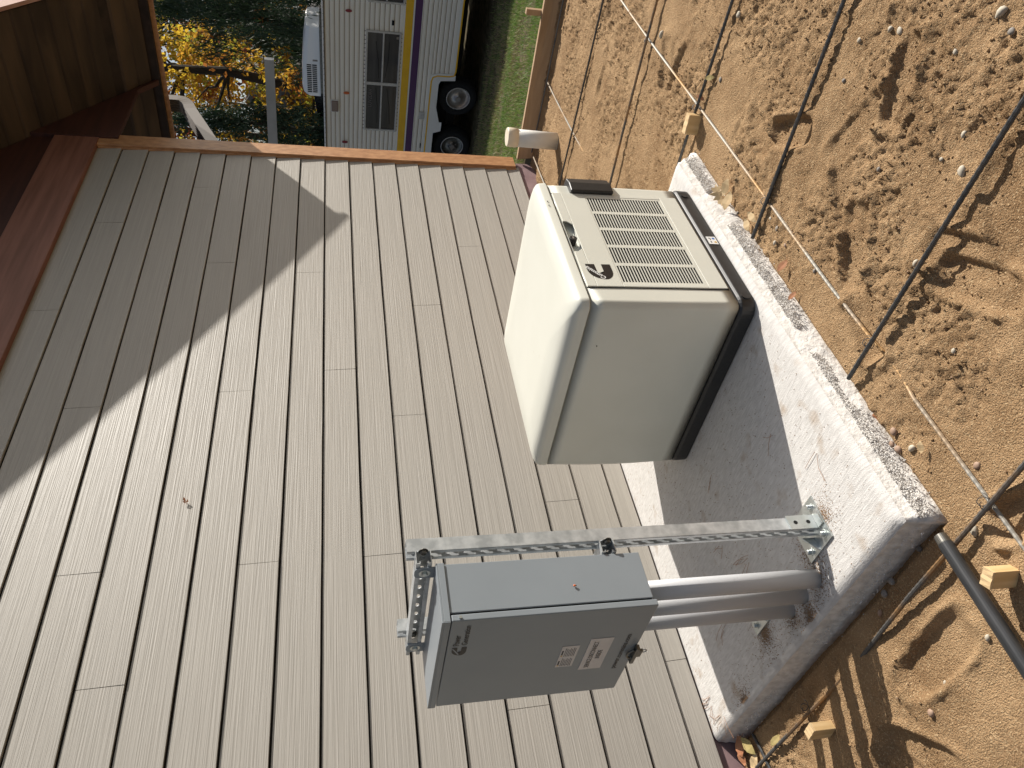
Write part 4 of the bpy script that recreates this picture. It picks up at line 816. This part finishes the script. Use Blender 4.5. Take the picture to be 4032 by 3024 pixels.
def rwheel(u, spoked):
    cz = H(-0.61); ty = G(); R_ = 0.33
    prof = [(0.12, 0.20), (0.10, 0.23), (0.10, 0.30), (0.13, 0.33), (0.28, 0.33), (0.31, 0.30), (0.31, 0.22)]
    n = 40; rings = [[(x, u + r_ * math.cos(2 * math.pi * k / n), cz + r_ * math.sin(2 * math.pi * k / n)) for k in range(n)] for x, r_ in prof]
    ty.loft(rings, cap=False); wh = obj('wheel', ty, 'tyre', **RVL, smooth=True)
    rm = G(); prof = [(0.115, 0.205), (0.105, 0.195), (0.12, 0.185), (0.135, 0.17), (0.13, 0.10), (0.115, 0.05), (0.10, 0.045), (0.098, 0.0)]
    rm.loft([[(x, u + r_ * math.cos(2 * math.pi * k / n), cz + r_ * math.sin(2 * math.pi * k / n)) for k in range(n)] for x, r_ in prof], cap=False)
    rim = obj('rim', rm, 'hubcap' if spoked else 'steel_dark', parent=wh, local=True, smooth=True)
    hc = G().tube([(0.112, u, cz), (0.085, u, cz)], 0.042, 20); 
    if spoked:
        for k in range(6): a = k * math.pi / 3 + 0.3; hc.box(0.118, 0.124, u + 0.12 * math.cos(a) - 0.012, u + 0.12 * math.cos(a) + 0.012, cz + 0.12 * math.sin(a) - 0.006, cz + 0.12 * math.sin(a) + 0.006)
    else:
        for k in range(6): a = k * math.pi / 3; hc.tube([(0.128, u + 0.075 * math.cos(a), cz + 0.075 * math.sin(a)), (0.112, u + 0.075 * math.cos(a), cz + 0.075 * math.sin(a))], 0.012, 6)
    obj('hub', hc, 'hubcap', parent=wh, local=True)
    obj('rim_ring', G().tube([(0.104, u + 0.198 * math.cos(a), cz + 0.198 * math.sin(a)) for a in np.linspace(0, 2 * math.pi, 41)], 0.008, 8, cap=False), 'alu', parent=wh, local=True)
rwheel(4.61, True); rwheel(5.585, False)
g = G()
for (uu, zz_, m_) in ((3.18, 1.235, 'lamp_red'), (4.57, 1.265, 'lamp_orange'), (5.53, 1.29, 'lamp_red')):
    obj('marker_light', G().tube([(-0.012, uu, H(zz_)), (-0.03, uu, H(zz_))], 0.022, 14, ry=0.05), m_, **RVL, bevel=0.004)
lp = obj('porch_lamp', G().box(-0.05, -0.012, 4.73, 4.92, H(1.40), H(1.51)), 'lamp_dull', **RVL, bevel=0.01)
obj('lamp_bracket', G().box(-0.02, -0.012, 4.71, 4.94, H(1.39), H(1.52)), 'rv_white', parent=lp, local=True)
obj('latch', G().box(-0.03, -0.012, 3.27, 3.34, H(0.55), H(0.585)), 'void', **RVL)
obj('outlet_cover', G().box(-0.03, -0.012, 4.83, 4.97, H(-0.04), H(0.05)), 'alu', **RVL, bevel=0.006)
obj('keyhole', G().box(-0.022, -0.012, 5.47, 5.56, H(-0.035), H(-0.012)), 'curtain', **RVL)
obj('underframe', G().box(0.35, 2.1, u0, u1, H(-0.62), H(-0.475)), 'void', **RVL)
# roof air conditioner
ac = rvroot('roof_air_conditioner', 'white rooftop air conditioner with slotted end on the trailer roof', 'air conditioner', 12.75, ZG)
A0, A1, AZ = 3.92, 5.16, H(1.66); acl = dict(parent=ac, local=True)
rings = []
prof = [(A0 + 0.0, 0.0, 0.245), (A0 + 0.04, 0, 0.255), (A0 + 0.35, 0, 0.30), (A0 + 0.7, 0, 0.33), (A1 - 0.12, 0, 0.34), (A1 - 0.03, 0, 0.33), (A1 + 0.02, 0, 0.28)]
for (uu, _, h) in prof:
    rings.append([(0.0, uu, AZ + 0.03), (0.0, uu, AZ + h * 0.75), (0.05, uu, AZ + h * 0.95), (0.14, uu, AZ + h), (0.5, uu, AZ + h), (0.6, uu, AZ + h * 0.95), (0.64, uu, AZ + h * 0.75), (0.64, uu, AZ + 0.03)])
shr = obj('shroud', G().loft(rings), 'rv_white', **acl, bevel=0.012, segs=3)
g = G()
for k in range(15):
    for a in (0.085, 0.175): g.box(-0.006, -0.0005, A1 - 0.075 - k * 0.036, A1 - 0.057 - k * 0.036, AZ + a, AZ + a + 0.075)
obj('vent_slots', g, 'void', parent=shr, local=True)
obj('badge', G().box(-0.004, -0.0005, A1 - 0.67, A1 - 0.64, AZ + 0.07, AZ + 0.15), 'stone_grey', parent=shr, local=True)
obj('mounting_base', G().box(0.03, 0.61, A0 + 0.03, A1 - 0.02, AZ - 0.06, AZ + 0.03), 'steel_dark', **acl)

# ---------------------------------------------------------------- things behind
tr = rvroot('dark_truck', 'black truck cab standing behind the trailer under the trees', 'truck', 14.62, ZG)
tr.scale = (0.5, 0.94, 0.985)
g = G().prism([(4.95, 0.5), (8.8, 0.5), (8.8, 2.4), (7.6, 2.75), (6.0, 2.95), (5.15, 2.93), (4.98, 2.6)], 0, 0.0, 2.0)
cabb = obj('cab', g, 'truck', parent=tr, local=True, bevel=0.05, segs=3)
obj('side_window', G().prism([(5.6, 2.3), (7.4, 2.3), (7.1, 2.65), (5.7, 2.78)], 0, -0.004, -0.001), 'glass', parent=cabb, local=True)
obj('drip_rail', G().box(-0.03, -0.0015, 5.0, 6.6, 2.86, 2.885), 'alu', parent=cabb, local=True)
obj('white_emblem', G().prism([(5.02, 2.62), (5.14, 2.64), (5.12, 2.83), (5.04, 2.84)], 0, -0.012, -0.0015), 'white', parent=tr, local=True)
for uu in (5.6, 8.0): obj('wheel', G().tube([(0.0, uu, 0.4), (0.3, uu, 0.4)], 0.4, 24), 'tyre', parent=tr, local=True)
gb = rvroot('grey_beam', 'flat grey metal beam jutting out from behind the house corner', 'beam', 10.4, -0.8)
obj('beam_arm', G().prism([(3.12, H(2.252) - 0.14), (3.12, H(2.375) - 0.14), (4.9, H(2.44) - 0.14), (4.9, H(2.305) - 0.14)], 0, 0.0, 0.06), 'neutral_grey', parent=gb, local=True)
obj('beam_post', G().box(0.061, 0.16, 4.75, 4.85, 0.0, 3.2), 'neutral_grey', parent=gb, local=True)
sh = rvroot('garden_shed', 'small dark shed with pale gable edge behind the trees', 'shed', 20.0, -0.9)
g = G().prism([(8.6, 0), (12.2, 0), (12.2, 3.2), (10.4, 4.6), (8.6, 3.2)], 0, 0.4, 3)
obj('shed_wall', g, 'shingle', parent=sh, local=True)
g = G()
for sx in (1, -1): g.prism([(10.4, 4.62), (10.4 + sx * 2.1, 3.0), (10.4 + sx * 2.1, 3.12), (10.4, 4.76)], 0, 0.2, 3.2)
obj('shed_roof', g, 'shingle', parent=sh, local=True)

# ---------------------------------------------------------------- trees
def BG(c, u): return (c * 0.987 + u * 0.16, -c * 0.16 + u * 0.987)
def leaf_quads(centers, radii, per, size, droop=0.0, flat=0.5, elong=1.0):
    C = np.repeat(centers, per, axis=0); R_ = np.repeat(radii, per, axis=0); n = len(C)
    d = rng.normal(0, 1, (n, 3)); d /= np.linalg.norm(d, axis=1)[:, None]; rad = rng.uniform(0, 1, (n, 1)) ** 0.45
    P = C + d * rad * R_; a = rng.normal(0, 1, (n, 3)); a[:, 2] -= droop; a /= np.linalg.norm(a, axis=1)[:, None]
    b = np.cross(a, rng.normal(0, 1, (n, 3))); b /= np.linalg.norm(b, axis=1)[:, None]; s = rng.uniform(0.6, 1.3, (n, 1)) * size
    a = a * s * elong; b = b * s * flat; return np.stack([P - a, P - b * 0.9 + a * 0.1, P + a, P + b * 0.9 + a * 0.1], 1)
def limb(p, q, r0, r1, n=7, wob=0.15, rnd=None):
    p = Vector(p); q = Vector(q); rnd = rnd or random; pts = []
    for k in range(n + 1):
        t = k / n; o = Vector((rnd.uniform(-1, 1), rnd.uniform(-1, 1), 0)) * wob * math.sin(math.pi * t); pts.append(p.lerp(q, t) + o)
    return pts, [r0 + (r1 - r0) * k / n for k in range(n + 1)]
def tree(name, lab, cat, base, H_, trunk_r, crown, mats, weights, bark='bark', branches=10, grp='trees behind the trailer', top=None, seed=1):
    """crown: dict(kind, centre heights, radii, clumps, per, size)"""
    rnd = random.Random(seed); t = thing(name, lab, cat, base, group=grp); bx, by, bz = base; top = top or (bx, by, bz + H_)
    g = G(); pts, rs = limb(base, top, trunk_r, trunk_r * 0.3, 9, 0.10, rnd); g.tube(pts, rs, 10)
    Q = []; MI = []; cl = []; rd = []
    for i in range(crown['clumps']):
        zf = rnd.uniform(crown['z0'], crown['z1']); prof = crown['prof'](zf); a = rnd.uniform(0, 2 * math.pi); rr_ = prof * rnd.uniform(0.25, 1.0)
        c = (bx + rr_ * math.cos(a), by + rr_ * math.sin(a), bz + zf * H_); cl.append(c); s = crown['cr'] * rnd.uniform(0.6, 1.3); rd.append((s, s, s * crown.get('vz', 0.8)))
        if i < branches: p0 = Vector(pts[min(9, max(2, int(zf * 9)))]); lp_, lr = limb(p0, c, trunk_r * 0.28, 0.008, 5, 0.12, rnd); g.tube(lp_, lr, 6)
    obj('trunk', g, bark, t)
    Qa = leaf_quads(np.array(cl), np.array(rd), crown['per'], crown['size'], crown.get('droop', 0), crown.get('flat', 0.5), crown.get('elong', 1))
    cm = rng.choice(len(mats), size=len(cl), p=weights); mi = np.repeat(cm, crown['per']); sw = rng.uniform(0, 1, len(mi)) < 0.15; mi[sw] = rng.choice(len(mats), size=sw.sum(), p=weights)
    tri_obj('crown', Qa, mats, mi, parent=t, off=base, nv=4); return t
fl = -0.95
x, y = BG(15.2, 4.2)
tree('cedar_tree', 'dark drooping cedar tree over the trailer roof at the open side', 'cedar tree', (15.4, 1.25, fl), 9.5, 0.22, dict(z0=0.20, z1=0.95, prof=lambda z: 2.3 * (1.15 - 0.6 * z), clumps=760, per=80, cr=0.19, vz=2.6, size=0.05, droop=2.2, flat=0.22, elong=1.7), ['f_cedar', 'f_cedar2'], [0.6, 0.4], branches=30, seed=2)
x, y = BG(18.3, 7.3)
tree('maple_tree', 'yellow autumn maple with a thick dark leaning trunk', 'maple tree', (18.05, 5.12, fl), 8.6, 0.17, dict(z0=0.28, z1=1.0, prof=lambda z: 2.2 * math.sin(math.pi * min(1, z * 0.85 + 0.1)), clumps=130, per=60, cr=0.34, size=0.055, flat=0.75), ['f_yellow', 'f_ochre', 'f_lime', 'f_orange'], [0.25, 0.45, 0.12, 0.18], branches=26, top=(17.95, 4.6, 7.6), seed=5)
tree('maple_tree', 'lime and gold maple crown glowing behind the dark trunk', 'maple tree', (21.5, 5.2, fl), 8.0, 0.14, dict(z0=0.25, z1=1.0, prof=lambda z: 2.6 * math.sin(math.pi * min(1, z * 0.85 + 0.1)), clumps=105, per=60, cr=0.42, size=0.07, flat=0.75), ['f_lime', 'f_yellow', 'f_ochre'], [0.5, 0.35, 0.15], branches=20, seed=9)
tree('maple_tree', 'rust and red leaved tree close under the eave end', 'maple tree', (23.0, 8.8, fl), 9.5, 0.16, dict(z0=0.3, z1=1.0, prof=lambda z: 2.8 * math.sin(math.pi * min(1, z * 0.85 + 0.1)), clumps=130, per=60, cr=0.42, size=0.07, flat=0.75), ['f_red', 'f_orange', 'f_ochre'], [0.4, 0.3, 0.3], branches=20, seed=11)
tree('maple_tree', 'dark red leaved tree high beside the cedar', 'maple tree', (24.0, 5.4, fl), 10.5, 0.16, dict(z0=0.35, z1=1.0, prof=lambda z: 2.6 * math.sin(math.pi * min(1, z * 0.85 + 0.1)), clumps=120, per=60, cr=0.42, size=0.07, flat=0.75), ['f_red', 'f_orange', 'f_yellow'], [0.45, 0.25, 0.3], branches=20, seed=12)
tree('birch_tree', 'slim pale birch trunk with sparse yellow leaves', 'birch tree', (19.2, 6.0, fl), 8.0, 0.055, dict(z0=0.4, z1=1.0, prof=lambda z: 1.3, clumps=30, per=40, cr=0.35, size=0.05, flat=0.8), ['f_yellow', 'f_ochre'], [0.6, 0.4], bark='birch', branches=10, seed=14)
for i, (bx, by, hh, lab) in enumerate(((15.3, 4.6, 5.5, 'dense dark green arborvitae beside the grey beam tip'), (15.2, 5.35, 5.9, 'tall dark green arborvitae below the downspout'), (15.0, 6.4, 5.6, 'dark green arborvitae half hidden by the house corner'), (17.6, 3.3, 5.6, 'bushy dark evergreen low behind the air conditioner'), (20.2, 4.9, 4.2, 'shaded evergreen bush between air conditioner and maple trunk'))):
    tree('arborvitae', lab, 'evergreen', (bx, by, fl), hh, 0.07, dict(z0=0.05, z1=1.0, prof=lambda z: 0.75 * (1.15 - z), clumps=190, per=80, cr=0.22, vz=1.5, size=0.042, droop=-1.6, flat=0.3, elong=1.5), ['f_thuja', 'f_cedar'], [0.65, 0.35], branches=6, grp='evergreens behind the trailer', seed=20 + i)
for i, (bx, by, hh, lab) in enumerate(((30, 4, 6.5, 'distant brown green tree low behind the maples'), (31, 9.5, 7.0, 'distant olive tree behind the birch'), (32, 15, 8, 'distant olive tree behind the house corner'))):
    tree('broadleaf_tree', lab, 'tree', (bx, by, fl), hh, 0.15, dict(z0=0.05, z1=1.0, prof=lambda z: 3.0 * math.sin(math.pi * min(1, z * 0.8 + 0.15)), clumps=110, per=50, cr=0.6, size=0.12, flat=0.7), ['f_ochre', 'f_cedar2', 'f_red'], [0.35, 0.45, 0.2], branches=8, grp='distant trees', seed=40 + i)
